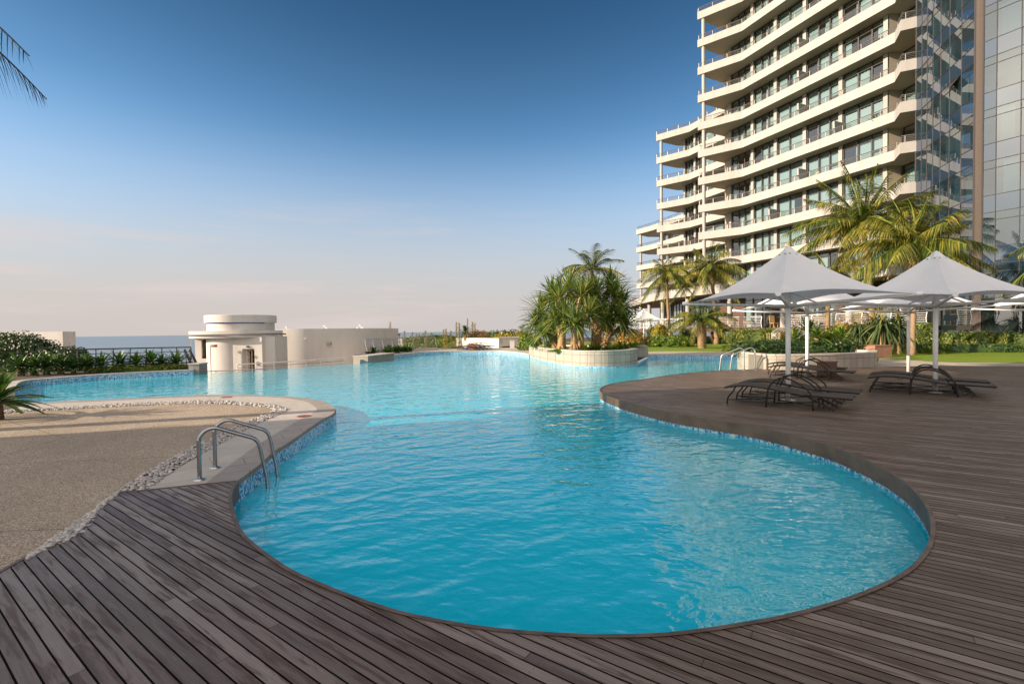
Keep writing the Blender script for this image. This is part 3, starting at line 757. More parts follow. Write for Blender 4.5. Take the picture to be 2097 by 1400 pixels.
# privacy screens standing on the balconies
for k, i in ((0, 4), (2, 3), (3, 3), (4, 3), (5, 4), (1, 4), (6, 3), (7, 2)):
    p = cw[i] - wdir * .02 + wn_ * .05; zb = lv(k + 1) + .25; m = MB(); prof = []
    for j in range(9):
        t_ = j / 8; prof.append((.95 - .30 * (1 - t_) ** 2, t_ * 1.75))
    tdir = wdir; q = [p - HO + Vector((0, 0, zb))] + [p - HO + wn_ * d_ + Vector((0, 0, zb + z_)) for d_, z_ in prof] + [p - HO + Vector((0, 0, zb + 1.75))]
    q2 = [v + tdir * .16 for v in q]; m.poly(q); m.poly(q2[::-1])
    for j in range(len(q)): m.poly([q[j], q[(j + 1) % len(q)], q2[(j + 1) % len(q)], q2[j]])
    m.build('balcony_screen', MT['cream'], hot)
# dark rooms behind the glass and the building mass
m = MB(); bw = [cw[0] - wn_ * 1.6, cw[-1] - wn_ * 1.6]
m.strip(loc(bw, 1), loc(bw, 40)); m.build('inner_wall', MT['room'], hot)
m = MB(); P = [V2(27.2, 56.8), V2(34.5, 38), V2(48, 40), V2(40, 70)]; m.prism([p - HO for p in P], 1, 42); m.build('building_core', MT['cream'], hot)
m = MB(); a, b = V2(25.15, 56.4) - HO, cw[0] - HO
m.strip([a + Vector((0, 0, 3)), b + Vector((0, 0, 3))], [a + Vector((0, 0, lv(0))), b + Vector((0, 0, lv(0)))]); m.build('end_wall', MT['soffit'], hot)
# -- middle stack
TB, KB = V2(19.95, 65.6), V2(23.3, 62.65); EB = KB + wdir * 7.5
pathB = [TB, KB, EB]; backB = [V2(28.5, 57.0), V2(29, 66), V2(25.8, 67.6), V2(23.4, 67.4)]
wb0 = V2(23.35, 66.0); cb = [on_wall(x, wb0) for x in (1403, 1424, 1441)] + [wb0 + wdir * 9]
for k in range(3, 10):
    z = lv(k); _, inner = slab(pathB, backB, z); rail_mesh(inner, z + .8, .52, 3, 1.5, .032).build('railing', MT['railg'], hot)
    if k == 9: continue
    zb, zt = lv(k + 1) + .25, z
    for i in range(3): pier(cb[i], .3, zb, zt)
    for i in range(3): window(cb[i] + wdir * .17 - wn_ * .1, cb[i + 1] - wdir * .17 - wn_ * .1, zb, zt, splits=(.36, .68), curt=rand_curt())
    column(TB + V2(.62, -.12), zb, zt, .19)
    if k in (6, 7):
        m = MB(); p = cb[1] + wn_ * .2 - HO; m.obox(p + Vector((0, 0, zb)), wn_ * 1.0, wdir * .15, Vector((0, 0, 1.7))); m.build('balcony_screen', MT['cream'], hot)
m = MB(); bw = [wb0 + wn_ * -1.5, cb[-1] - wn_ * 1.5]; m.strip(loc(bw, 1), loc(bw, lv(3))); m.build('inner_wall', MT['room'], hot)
m = MB(); P = [V2(25.3, 67.2), V2(28.4, 58), V2(40, 60), V2(36, 80)]; m.prism([p - HO for p in P], 1, lv(3) + .2); m.build('building_core', MT['cream'], hot)
column(TB + V2(.62, -.12), lv(10) + .25, lv(9), .19)
# -- low stack
TC, KC = V2(21.6, 82.7), V2(23.4, 79.2); EC = KC + V2(.29, -.957) * 13
pathC = [TC, KC, EC]; backC = [V2(30, 66.5), V2(30, 80), V2(26.5, 85.2), V2(24.3, 85)]
for k in range(6, 10):
    z = lv(k); _, inner = slab(pathC, backC, z); rail_mesh(inner, z + .8, .45, 2, 1.8, .026).build('railing', MT['raild'], hot)
    column(TC + V2(.7, -.3), lv(k + 1) + .25, z, .2)
    if k == 9: continue
    zb, zt = lv(k + 1) + .25, z; c0_ = V2(25.6, 80); d_ = V2(.2, -.98)
    for i in range(3): window(c0_ + d_ * (i * 4.2), c0_ + d_ * (i * 4.2 + 3.8), zb, zt, curt=rand_curt())
m = MB(); P = [V2(26.3, 85), V2(29.2, 67), V2(40, 68), V2(36, 88)]; m.prism([p - HO for p in P], 1, lv(6) + .2); m.build('building_core', MT['cream'], hot)
# -- podium canopy slab and ground floor
path10 = catmull([V2(19.6, 80), V2(18.6, 68), V2(18.9, 58), V2(21.6, 50.5), V2(24.3, 44.0), V2(26.2, 38.8), V2(27.6, 34.6), V2(29.2, 32.6)], 3)
back10 = [V2(33, 36), V2(35, 60), V2(30, 84), V2(22, 86)]
_, inner = slab(path10, back10, lv(10) - .25, .95, 'podium_canopy'); rail_mesh(inner[:12], lv(10) + .65, .45, 3, 1.6, .02).build('railing', MT['railg'], hot)
ic = offset(path10, .9 if (offset(path10, .9)[5] - V2(30, 55)).length < (path10[5] - V2(30, 55)).length else -.9)
for p in resample(ic, 9): column(p, 1.45, lv(10) - .25, .26)
gf = offset(path10, 3.6 if (offset(path10, 3.6)[5] - V2(30, 55)).length < (path10[5] - V2(30, 55)).length else -3.6)
gp = resample(gf[3:-2], 11)
for i in range(10):
    if i in (4, 6, 8):
        m = MB(); a, b = gp[i] - HO, gp[i + 1] - HO; tt = (b - a).normalized(); m.obox(a + Vector((0, 0, 1.45)), b - a, Vector((-tt.y, tt.x, 0)) * .2, Vector((0, 0, 3.7))); m.build('timber_wall', MT['brownwood'], hot)
    else: window(gp[i], gp[i + 1], 1.45, 5.1, splits=(.33, .66), curt=[(.02, .4)] if i % 2 else [(.6, .98)], header=.7, mid=False)
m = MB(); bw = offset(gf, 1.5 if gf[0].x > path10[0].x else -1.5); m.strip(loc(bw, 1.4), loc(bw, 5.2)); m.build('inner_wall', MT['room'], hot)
# ================================================================ GLASS TOWER
tw = empty('glass_tower', (29, 30, 0), 0, 'dark glass tower with curved corner beside the balconies', 'tower'); TO = V2(29, 30)
tp = [V2(30.75, 36.55), V2(30.5, 35.75), V2(30.2, 34.95), V2(29.93, 34.15), V2(29.62, 33.2), V2(29.28, 32.15), V2(28.85, 30.85), V2(28.50, 29.62)]
tp2 = [V2(28.70, 29.28), V2(28.97, 28.745), V2(29.487, 27.85), V2(30.43, 26.32), V2(31.87, 24.1), V2(34.0, 21.1)]
NF = 10
def tower_run(P, j0, jn):
    for i in range(len(P) - 1):
        a, b = P[i] - TO, P[i + 1] - TO; d = b - a; t = d.normalized(); nn = Vector((t.y, -t.x, 0)) if Vector((t.y, -t.x, 0)).dot(Vector((-1, -.4, 0))) > 0 else Vector((-t.y, t.x, 0))
        for j in range(j0, jn):
            zt = lv(j) + .76; zs = zt - 1.02; zb = zt - DS
            if j == 9: zb = zt - DS
            def pan(m, z0, z1, mi):
                tx, ty = rnd.gauss(0, .006), rnd.gauss(0, .006); q = []
                for (s, zz) in ((0, z0), (1, z0), (1, z1), (0, z1)):
                    o = (s - .5) * tx * d.length + ((zz - z0) / (z1 - z0) - .5) * ty * (z1 - z0)
                    q.append(a + d * s + nn * o + Vector((0, 0, zz)))
                m.poly(q, mi)
            m = MB(); pan(m, zs, zt, 0); pan(m, zb, zs, 1); w = m.build('glass_panel', [MT['tspan'], MT['tglass']], tw)
            if rnd.random() < .75 and d.length > .7:
                m = MB(); n = int(d.length / .08); f0 = rnd.choice((0, 0, .25)); f1 = rnd.choice((1, 1, .7)); A_, B_ = [], []
                for k in range(n + 1):
                    s = f0 + (f1 - f0) * k / n; o = -.3 + .03 * math.sin(k * 2.1); A_.append(a + d * s + nn * o + Vector((0, 0, zb))); B_.append(a + d * s + nn * o + Vector((0, 0, zs + rnd.uniform(-.01, .01))))
                m.strip(A_, B_); m.build('curtain', MT['curtain'], w, smooth=True)
    m = MB()
    for i, p in enumerate(P):
        q = p - TO; wd = .04 if i not in (0, len(P) - 1) else .075
        m.box(q.x, q.y, (lv(jn - 1) + .76 - DS + lv(j0) + .76) / 2, wd, wd, (jn - j0) * DS, rz=.6)
    for j in range(j0, jn + 1):
        for zz in ((lv(j) + .76), (lv(j) + .76 - 1.02), (lv(j) + .76 - 1.5)):
            if j == jn and zz < lv(j) + .7: continue
            for i in range(len(P) - 1): m.bar(P[i] - TO + Vector((0, 0, zz)), P[i + 1] - TO + Vector((0, 0, zz)), .04, .035)
    m.build('mullions', MT['mullion'], tw)
tower_run(tp, 2, 11); tower_run(tp2, 3, 11)
m = MB(); m.strip([tp[-1] - TO + Vector((0, 0, .8)), V2(28.56, 29.42) - TO + Vector((0, 0, .8)), tp2[0] - TO + Vector((0, 0, .8))], [tp[-1] - TO + Vector((0, 0, 31)), V2(28.56, 29.42) - TO + Vector((0, 0, 31)), tp2[0] - TO + Vector((0, 0, 31))]); m.build('corner_cladding', MT['corner'], tw)
inn_ = [V2(32.6, 36.6), V2(31.0, 31.5), V2(30.6, 30.2), V2(31.3, 28.9), V2(33.4, 26.4), V2(36, 23.4)]
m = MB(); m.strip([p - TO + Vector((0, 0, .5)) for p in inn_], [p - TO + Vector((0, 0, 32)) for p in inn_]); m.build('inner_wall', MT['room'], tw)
for j in range(2, 11):
    m = MB(); fl_ = [p - TO for p in tp + tp2 + [V2(37, 23.5), V2(34, 37)]]; fl_ = [p + (V2(33, 30) - TO - p) * .03 for p in fl_]; m.prism(fl_, lv(j) + .3, lv(j) + .5); m.build('floor_slab', MT['soffit'], tw)
m = MB(); P = [p + V2(.05, .03) for p in tp + tp2]; 
m.strip([p - TO + Vector((0, 0, -.02)) for p in P], [p - TO + Vector((0, 0, lv(10) + .76 - DS + .02)) for p in P]); m.build('plinth', MT['dglass'], tw)
# open casement
cpx = tp[5].lerp(tp[6], .1); m = MB(); q = cpx - TO; z_ = lv(7) + .76 - DS + 2.0
tdir = (tp[6] - tp[5]).normalized(); nn = Vector((tdir.y, -tdir.x, 0)); nn = nn if nn.x < 0 else -nn
aa = q + Vector((0, 0, z_ + 3.08)) + nn * .02; m.poly([aa, aa + tdir * 1.1, aa + tdir * 1.1 + nn * .45 + Vector((0, 0, -.55)), aa + nn * .45 + Vector((0, 0, -.55))]); m.build('open_casement', MT['frame'], tw)
# ================================================================ RESTAURANT TERRACE
tpth = catmull([V2(13.2, 60), V2(14.2, 53.5), V2(17.8, 48.2), V2(22.2, 45.0), V2(24.9, 41.2), V2(26.4, 37.8), V2(27.6, 34.8), V2(28.8, 33.2)], 4)
ter = empty('restaurant_terrace', (18, 48, 0), 0, 'raised timber restaurant terrace along the foot of the hotel', 'terrace'); TT = V2(18, 48)
m = MB(); m.prism([p - TT for p in tpth + [V2(34, 36), V2(34, 80), V2(14, 82)]], 1.13, 1.45, 0); m.build('deck_floor', MT['brownwood'], ter)
rr = [p for p in tpth]
g0 = 14
rail_mesh(rr[:g0], 1.45, 1.05, 6, 1.9, .024, TT, -.08).build('railing', MT['wmetal'], ter); rail_mesh(rr[g0 + 1:], 1.45, 1.05, 6, 1.9, .024, TT, -.08).build('railing', MT['wmetal'], ter)
for p in resample(tpth, 16):
    m = MB(); m.box(p.x - TT.x + .5, p.y - TT.y + .4, .55, .22, .22, 1.16); m.build('support_post', MT['brownwood'], ter)
# stairs down to the lawn
s0, s1 = at(1658, 672, 41.6), at(1600, 700, 39.2)
st = empty('garden_stairs', (s0.x, s0.y, 0), 0, 'timber stairs with white sloping handrails beside the slatted gate', 'stairs'); so_ = V2(s0.x, s0.y)
dv = V2(s1.x, s1.y) - so_; pe = Vector((-dv.y, dv.x, 0)).normalized() * .75
m = MB()
for i in range(8):
    t_ = i / 8; z_ = 1.45 * (1 - (i + 1) / 9); c = dv * (t_ + .06); m.obox(c - pe + Vector((0, 0, z_ - .06)), dv / 8 * .95, pe * 2, Vector((0, 0, .06)))
m.build('step', MT['brownwood'], st)
for sgn in (-1, 1):
    m = MB()
    for i in range(6):
        h_ = .18 + i * .17; m.tube([pe * sgn + Vector((0, 0, 1.45 + h_)), dv * 1.02 + pe * sgn + Vector((0, 0, h_))], .022, 5)
    for t_ in (0, .5, 1): m.tube([dv * t_ + pe * sgn + Vector((0, 0, 1.45 * (1 - t_))), dv * t_ + pe * sgn + Vector((0, 0, 1.45 * (1 - t_) + 1.05))], .025, 5)
    m.build('handrail', MT['wmetal'], st)
# slatted gate with its notice
g0_, g1_ = at(1571, 709, 40.5), at(1608, 709, 40.5)
gt = empty('slatted_gate', (g0_.x, g0_.y, 0), 0, 'low gold timber slat gate carrying a small white notice', 'gate'); W_ = g1_.x - g0_.x
m = MB()
for i in range(9): m.box(W_ * i / 8, 0, .52, .055, .03, 1.0)
m.build('slats', MT['slat'], gt)
m = MB(); m.box(W_ / 2, .03, .95, W_ + .1, .04, .06); m.box(W_ / 2, .03, .15, W_ + .1, .04, .06); m.box(W_ * .72, -.02, .52, .12, .06, 1.1); m.build('frame', MT['slat'], gt)
m = MB(); m.box(W_ * .36, -.035, .83, .30, .015, .2); m.build('notice', MT['wmetal'], gt)
f2 = at(1612, 709, 40.4); f3 = at(1642, 708, 40.0)
ft = empty('metal_fence', (f2.x, f2.y, 0), 0, 'thin vertical-bar fence running right from the slatted gate', 'fence'); W_ = f3.x - f2.x; m = MB()
for i in range(16): m.box(W_ * i / 15, 0, .5, .02, .02, 1.0)
m.box(W_ / 2, 0, 1.0, W_, .03, .03); m.box(W_ / 2, 0, .12, W_, .03, .03); m.build('bars', MT['railg'], ft)
# terrace furniture
def chair_at(px, Y, rz, lab, mat='tan', h=.85, name='terrace_chair', w=.52):
    p = at(px, 660, Y); t = empty(name, (p.x, p.y, 1.45), rz, lab, 'chair', 'chairs on the restaurant terrace')
    m = MB(); m.box(0, 0, .43, w, .5, .08); m.build('seat', MT[mat], t)
    m = MB(); m.obox((-w / 2, .2, .45), (w, 0, 0), (0, .06, 0), (0, .08, h - .42)); m.build('backrest', MT[mat], t)
    for sx in (-1, 1):
        for sy in (-1, 1):
            m = MB(); m.box(sx * (w / 2 - .03), sy * .21, .2, .04, .04, .4); m.build('leg', MT[mat], t)
    return t
chair_at(1585, 44.6, .2, 'tall gold bar chair behind the terrace railing', 'slat', 1.1)
chair_at(1498, 47.6, 2.9, 'tan terrace chair nearest the slim palm on the lawn', 'tan', .95, w=.7)
chair_at(1534, 46.6, .1, 'low tan terrace chair right of the round column', 'tan', .7, w=.8)
chair_at(1681, 42.6, .1, 'wide pale terrace bench chair behind the short railing', 'tan', .95, w=1.3)
chair_at(1732, 40.6, .5, 'bright blue chair on the terrace near the aloes', 'blue', .8, w=.9)
p = at(1600, 660, 44.8); t = empty('bar_table', (p.x, p.y, 1.45), 0, 'small dark bar table beside the gold bar chair', 'table'); m = MB(); m.lathe([(0, .98), (.4, .98), (.4, 1.02), (0, 1.02)], (0, 0, 0), 18); m.build('table_top', MT['frame'], t); m = MB(); m.lathe([(.25, 0), (.25, .03), (.04, .05), (.04, .98)], (0, 0, 0), 12); m.build('pedestal', MT['frame'], t)
# ================================================================ LIFT LOBBY
lc = empty('lift_lobby', (-17, 29.9, 0), 0, 'white round lift lobby with a drum roof beyond the overflow edge', 'pavilion'); LO = Vector((-17, 29.9, 0)); ZB = -2.6
m = MB(); x0, x1 = at(424, 720, 29.6).x + 17, at(555, 720, 28.6).x + 17; xm = at(477, 720, 28.6).x + 17
rad = (xm + .35 - x0) / 2 + .35; cxx = x0 + rad
m.lathe([(rad, ZB), (rad, 1.34)], (cxx, .1, 0), 48); m.build('round_wall', MT['white'], lc, smooth=True)
m = MB(); yb = at(500, 720, 28.5).y - 29.9
d0, d1 = at(496, 720, 28.5).x + 17, at(521, 720, 28.5).x + 17; xr = at(537, 720, 28.5).x + 17; zt_ = at(508, 714, 28.5).z
m.box((xm + d0) / 2, yb + .9, (ZB + 1.34) / 2, d0 - xm, 1.8, 1.34 - ZB); m.box((d1 + xr) / 2, yb + .9, (ZB + 1.34) / 2, xr - d1, 1.8, 1.34 - ZB)
m.box((d0 + d1) / 2, yb + .9, (zt_ + 1.34) / 2, d1 - d0, 1.8, 1.34 - zt_); m.box((d0 + d1) / 2, yb + 1.2, (ZB + zt_) / 2, d1 - d0, .2, zt_ - ZB)
m.build('portal_wall', MT['white'], lc)
m = MB(); m.obox((xr, yb + .35, ZB), (x1 - xr, .25, 0), (0, 1.6, 0), (0, 0, 1.34 - ZB)); m.build('side_wall', MT['white'], lc)
m = MB(); w0, w1 = at(399, 700, 29.65).x + 17, at(428, 700, 29.65).x + 17; ww0, ww1 = at(413, 700, 29.7).x + 17, at(424, 700, 29.7).x + 17; wz0, wz1 = at(418, 734, 29.7).z, at(418, 695, 29.7).z
yw = -.25
m.box((w0 + ww0) / 2, yw + .8, (ZB + 1.36) / 2, ww0 - w0, 1.6, 1.36 - ZB); m.box((ww1 + w1 + .5) / 2, yw + .8, (ZB + 1.36) / 2, w1 + .5 - ww1, 1.6, 1.36 - ZB)
m.box((ww0 + ww1) / 2, yw + .8, (ZB + wz0) / 2, ww1 - ww0, 1.6, wz0 - ZB); m.box((ww0 + ww1) / 2, yw + .8, (1.36 + wz1) / 2, ww1 - ww0, 1.6, 1.36 - wz1)
m.build('wing_wall', MT['white'], lc)
m = MB(); m.box((ww0 + ww1) / 2, yw + .12, (wz0 + wz1) / 2, ww1 - ww0, .02, wz1 - wz0); wi = m.build('window', MT['dglass'], lc)
m = MB(); m.box((ww0 * .6 + ww1 * .4), yw + .09, (wz0 + wz1) / 2, .05, .05, wz1 - wz0); m.box((ww0 + ww1) / 2, yw + .09, wz0 + .12, ww1 - ww0, .05, .04); m.build('frame', MT['frame'], wi)
# canopy slab: a rounded plate, wider to the right
pl = []; xa, xb = at(393, 683, 29.75).x + 17, at(579, 683, 30.1).x + 17
for i in range(40):
    a = math.pi + math.pi * i / 39; pl.append(((xa + xb) / 2 + (xb - xa) / 2 * math.copysign(abs(math.cos(a)) ** .85, math.cos(a)), .2 - 2.0 * abs(math.sin(a)) ** .85))
pl += [(xb - 1.4, 1.3), (xa + .8, 1.8)]
m = MB(); m.prism(pl, 1.30, 1.72); m.build('canopy', MT['white'], lc)
m = MB(); q = [(p[0], p[1]) for p in pl[:40]]; m.tube([Vector((p[0] * 1.0, p[1] - .10, 1.50)) for p in q], .045, 6); m.tube([Vector((pl[39][0], pl[39][1] - .1, 1.5)), Vector((pl[39][0] + .25, pl[39][1] - .12, 1.48))], .05, 6); m.build('canopy_trim_rail', MT['railg'], lc)
dcx = (at(419, 655, 29.9).x + at(557, 655, 29.9).x) / 2 + 17; dr = (at(557, 655, 29.9).x - at(419, 655, 29.9).x) / 2 * .95
m = MB(); m.lathe([(0, 1.72), (dr * .94, 1.72), (dr * .94, 2.22), (0, 2.22)], (dcx, .35, 0), 56); nk = m.build('drum_neck', MT['white'], lc); smooth_angle(nk)
m = MB(); m.lathe([(0, 2.22), (dr, 2.22), (dr, 2.66), (dr - .03, 2.68), (0, 2.68)], (dcx, .35, 0), 56); smooth_angle(m.build('drum_roof', MT['white'], lc))
m = MB(); m.lathe([(dr * .945, 2.165), (dr * .955, 2.165), (dr * .955, 2.215), (dr * .945, 2.215)], (dcx, .35, 0), 40, a0=R(215), a1=R(340)); m.build('strip_lamp', MT['uvlamp'], lc)
m = MB(); dw = d1 - d0; m.box(d0 + dw * .22, yb + .5, (ZB + zt_) / 2, .05, .05, zt_ - ZB); m.box(d0 + .04, yb + .5, (ZB + zt_) / 2, .08, .06, zt_ - ZB); m.box(d0 + dw * .46, yb + .45, (ZB + zt_) / 2, .07, .06, zt_ - ZB); m.box(d0 + dw * .38, yb + .48, zt_ - .07, dw * .76, .06, .14); dr_ = m.build('door', MT['tan'], lc)
m = MB(); m.box(d0 + dw * .5, yb + .55, (ZB + zt_) / 2, dw, .02, zt_ - ZB); m.build('pane', MT['dglass'], dr_)
m = MB()
for i in range(5): m.box(d0 + dw * .5, yb + .52, zt_ - .45 - i * .24, dw * .8, .03, .05)
m.build('louvre', MT['frame'], dr_)
m = MB(); px_, pz_ = at(508, 709.5, 28.5).x + 17, at(508, 709.5, 28.5).z; m.box(px_, yb - .03, pz_, .16, .06, .09); m.build('door_sign', MT['black'], lc)
m = MB(); v = at(441, 708, 28.1); m.box(v.x + 17, v.y - 29.9 - .1, v.z, .18, .3, .14); m.build('wall_lamp', MT['terra'], lc)
m = MB(); v = at(528, 744, 28.5); m.box(v.x + 17, yb - .02, v.z, .12, .04, .2); m.build('call_panel', MT['steel'], lc)
m = MB(); v = at(433, 728, 28.1); m.tube([(v.x + 17, v.y - 29.98, ZB), (v.x + 17, v.y - 29.98, at(433, 706, 28.1).z)], .025, 6); m.build('downpipe', MT['soffit'], lc)
m = MB(); v = at(390, 688, 30); v2 = at(390, 742, 30); m.tube([(v.x + 17, .1, v2.z - .6), (v.x + 17, .1, v.z)], .018, 5); m.tube([(v.x + 16.8, .1, v.z), (v.x + 17.9, .1, v.z + .05)], .03, 5); m.build('flood_pole', MT['steel'], lc)
# ================================================================ WALLS BEYOND
bw = catmull([V2(-17.5, 34.2), V2(-14.6, 34.4), V2(-12.2, 36.4), V2(-10.6, 39.6), V2(-10.2, 43)], 6)
wl = empty('boundary_wall', (-14, 35, 0), 0, 'long white curved wall to the right of the lift lobby', 'wall'); WO = V2(-14, 35)
m = MB(); o2 = offset(bw, .3); lo = lambda P, z: [Vector((p.x + 14, p.y - 35, z)) for p in P]
m.strip(lo(bw, -2.6), lo(bw, 1.84)); m.strip(lo(bw, 1.84), lo(o2, 1.84)); m.strip(lo(o2, -2.6), lo(o2, 1.84)); m.poly([lo(bw, -2.6)[-1], lo(o2, -2.6)[-1], lo(o2, 1.84)[-1], lo(bw, 1.84)[-1]]); smooth_angle(m.build('wall', MT['white'], wl))
for (px, py) in ((628, 693), (670, 703.5)):
    v = at(px, py, 34.6); m = MB(); m.box(v.x + 14, v.y - 35 - .1 + (.0 if px < 640 else .55), v.z, .22, .4, .16); m.build('wall_vent', MT['soffit'], wl)
v0, v1 = at(-30, 678, 27.0), at(128, 678.6, 27.0)
w2 = empty('garden_wall', (v0.x, v0.y, 0), 0, 'pinkish white wall end rising behind the flowering hedge', 'wall')
m = MB(); m.box((v1.x - v0.x) / 2 - 3, .4, (v1.z - 2.6) / 2, v1.x - v0.x + 6, .8, v1.z + 2.6); m.build('wall', MT['white'], w2)
a0 = at(934, 700, 49.0); a1 = at(1021, 700, 42.6)
w3 = empty('white_parapet_wall', (a0.x, a0.y, 0), 0, 'bright white low wall behind the row of far loungers', 'wall'); m = MB(); zt_ = at(980, 693.3, 41.8).z
m.obox((0, 0, -.02), (a1.x - a0.x, a1.y - a0.y, 0), (.35, .15, 0), (0, 0, zt_ + .02)); m.build('wall', MT['white'], w3)
b1 = at(1061, 700, 43.6)
kb = empty('pool_kiosk', (a1.x, a1.y, 0), 0, 'shaded white box kiosk at the far end of the pool', 'kiosk'); m = MB(); m.obox((.03, -.3, .12), (b1.x - a1.x, b1.y - a1.y, 0), (0, 2.2, 0), (0, 0, zt_ - .1)); m.build('body', MT['white'], kb)
m = MB(); m.obox((.0, -.38, zt_), (b1.x - a1.x + .1, b1.y - a1.y, 0), (0, 2.4, 0), (0, 0, .07)); m.build('roof', MT['white'], kb)
m = MB(); v = at(1027.5, 698, 42.2); m.box(v.x - a1.x, -.33, v.z, .2, .06, .26); m.build('meter_box', MT['railg'], kb)
v = at(1049, 716.3, 41.0); v_ = at(1049, 698, 41.0)
pp = empty('white_bollard_post', (v.x, v.y, 0), 0, 'short white square pillar in front of the kiosk', 'pillar'); m = MB(); m.box(0, 0, v_.z / 2, .38, .3, v_.z); m.box(0, 0, v_.z + .02, .44, .36, .05); m.build('shaft', MT['white'], pp)
# stone end blocks of the overflow edge
def block(cx, cy, rz, sx, sy, z0, z1, lab):
    t = empty('stone_block', (cx, cy, 0), rz, lab, 'stone block', 'stone blocks at the ends of the overflow edge'); m = MB(); m.box(0, 0, (z0 + z1) / 2, sx, sy, z1 - z0); m.build('body', MT['block'], t)
    m = MB(); m.box(0, 0, z1 + .02, sx + .06, sy + .06, .045); m.build('capping', MT['pavers'], t)
q = Hp[0].lerp(Fp[-1], .5); block(q.x, q.y + .1, R(8), .42, .75, -1.1, .22, 'grey stone block at the lobby end of the overflow edge')
q0, q1 = G(739, 742.5, ZW), G(787, 736, ZW); q = q0.lerp(q1, .5); block(q.x, q.y + .35, math.atan2(q1.y - q0.y, q1.x - q0.x), (q1 - q0).length + .5, .9, -1.1, .14, 'grey stone block at the far right end of the overflow edge')
# ================================================================ LADDERS
def ladder(b1, b2, rise, outdir, lab, mat, r=.022, reach=.62):
    """two bent grab rails: post, arch, slope, drop into the water"""
    o = b1.lerp(b2, .5); t = empty('pool_ladder', (o.x, o.y, 0), 0, lab, 'pool ladder')
    u = outdir.normalized()
    for b in (b1, b2):
        p = Vector((b.x - o.x, b.y - o.y, 0)); P = []
        rr = .13; h1 = rise - rr; th = R(24); prof = [(0, z) for z in (0, h1 * .5, h1)]
        prof += [(rr - rr * math.cos(q), h1 + rr * math.sin(q)) for q in [(math.pi / 2 + th) * k / 10 for k in range(1, 11)]]
        x0, z0 = prof[-1]; x1 = reach - .05; z1 = z0 - (x1 - x0) * math.tan(th); prof += [(x0 + (x1 - x0) * f, z0 + (z1 - z0) * f) for f in (.33, .66, 1)]
        prof += [(reach - .012, z1 - .035), (reach + .012, z1 - .085), (reach + .05, (z1 + ZW) * .5), (reach + .09, ZW), (reach + .12, -.95)]
        pts = catmull([p + u * x + Vector((0, 0, z)) for x, z in prof], 3)
        m = MB(); m.tube(pts, r, 12); m.build('rail', MT[mat], t, smooth=True)
        m = MB(); m.lathe([(0, .012), (r * 1.4, .018), (r * 2.6, .010), (r * 2.9, .0)][::-1], (p.x, p.y, 0), 20); m.build('base_flange', MT['steel'], t, smooth=True)
    for z in (-.38, -.66):
        m = MB(); a = Vector((b1.x - o.x, b1.y - o.y, z)) + u * (reach + .09); b_ = Vector((b2.x - o.x, b2.y - o.y, z)) + u * (reach + .09); m.bar(a, b_, .08, .03); m.build('step', MT['steel'], t)
    return t
b1, b2 = G(409, 981.5), G(441, 957)
w1 = G(549, 1000, ZW)
ladder(b1, b2, .52, Vector((w1.x - b1.x, w1.y - b1.y, 0)), 'dark steel pool ladder on the left headland in the foreground', 'dsteel', .0205, (Vector((w1.x, w1.y, 0)) - Vector((b1.x, b1.y, 0))).length - .09)
b1, b2 = G(1524, 758.7), G(1546, 757.5)
ladder(b1, b2, .78, Vector((-.75, .35, 0)), 'bright steel pool ladder at the far end of the timber deck', 'steel', .022, .72)
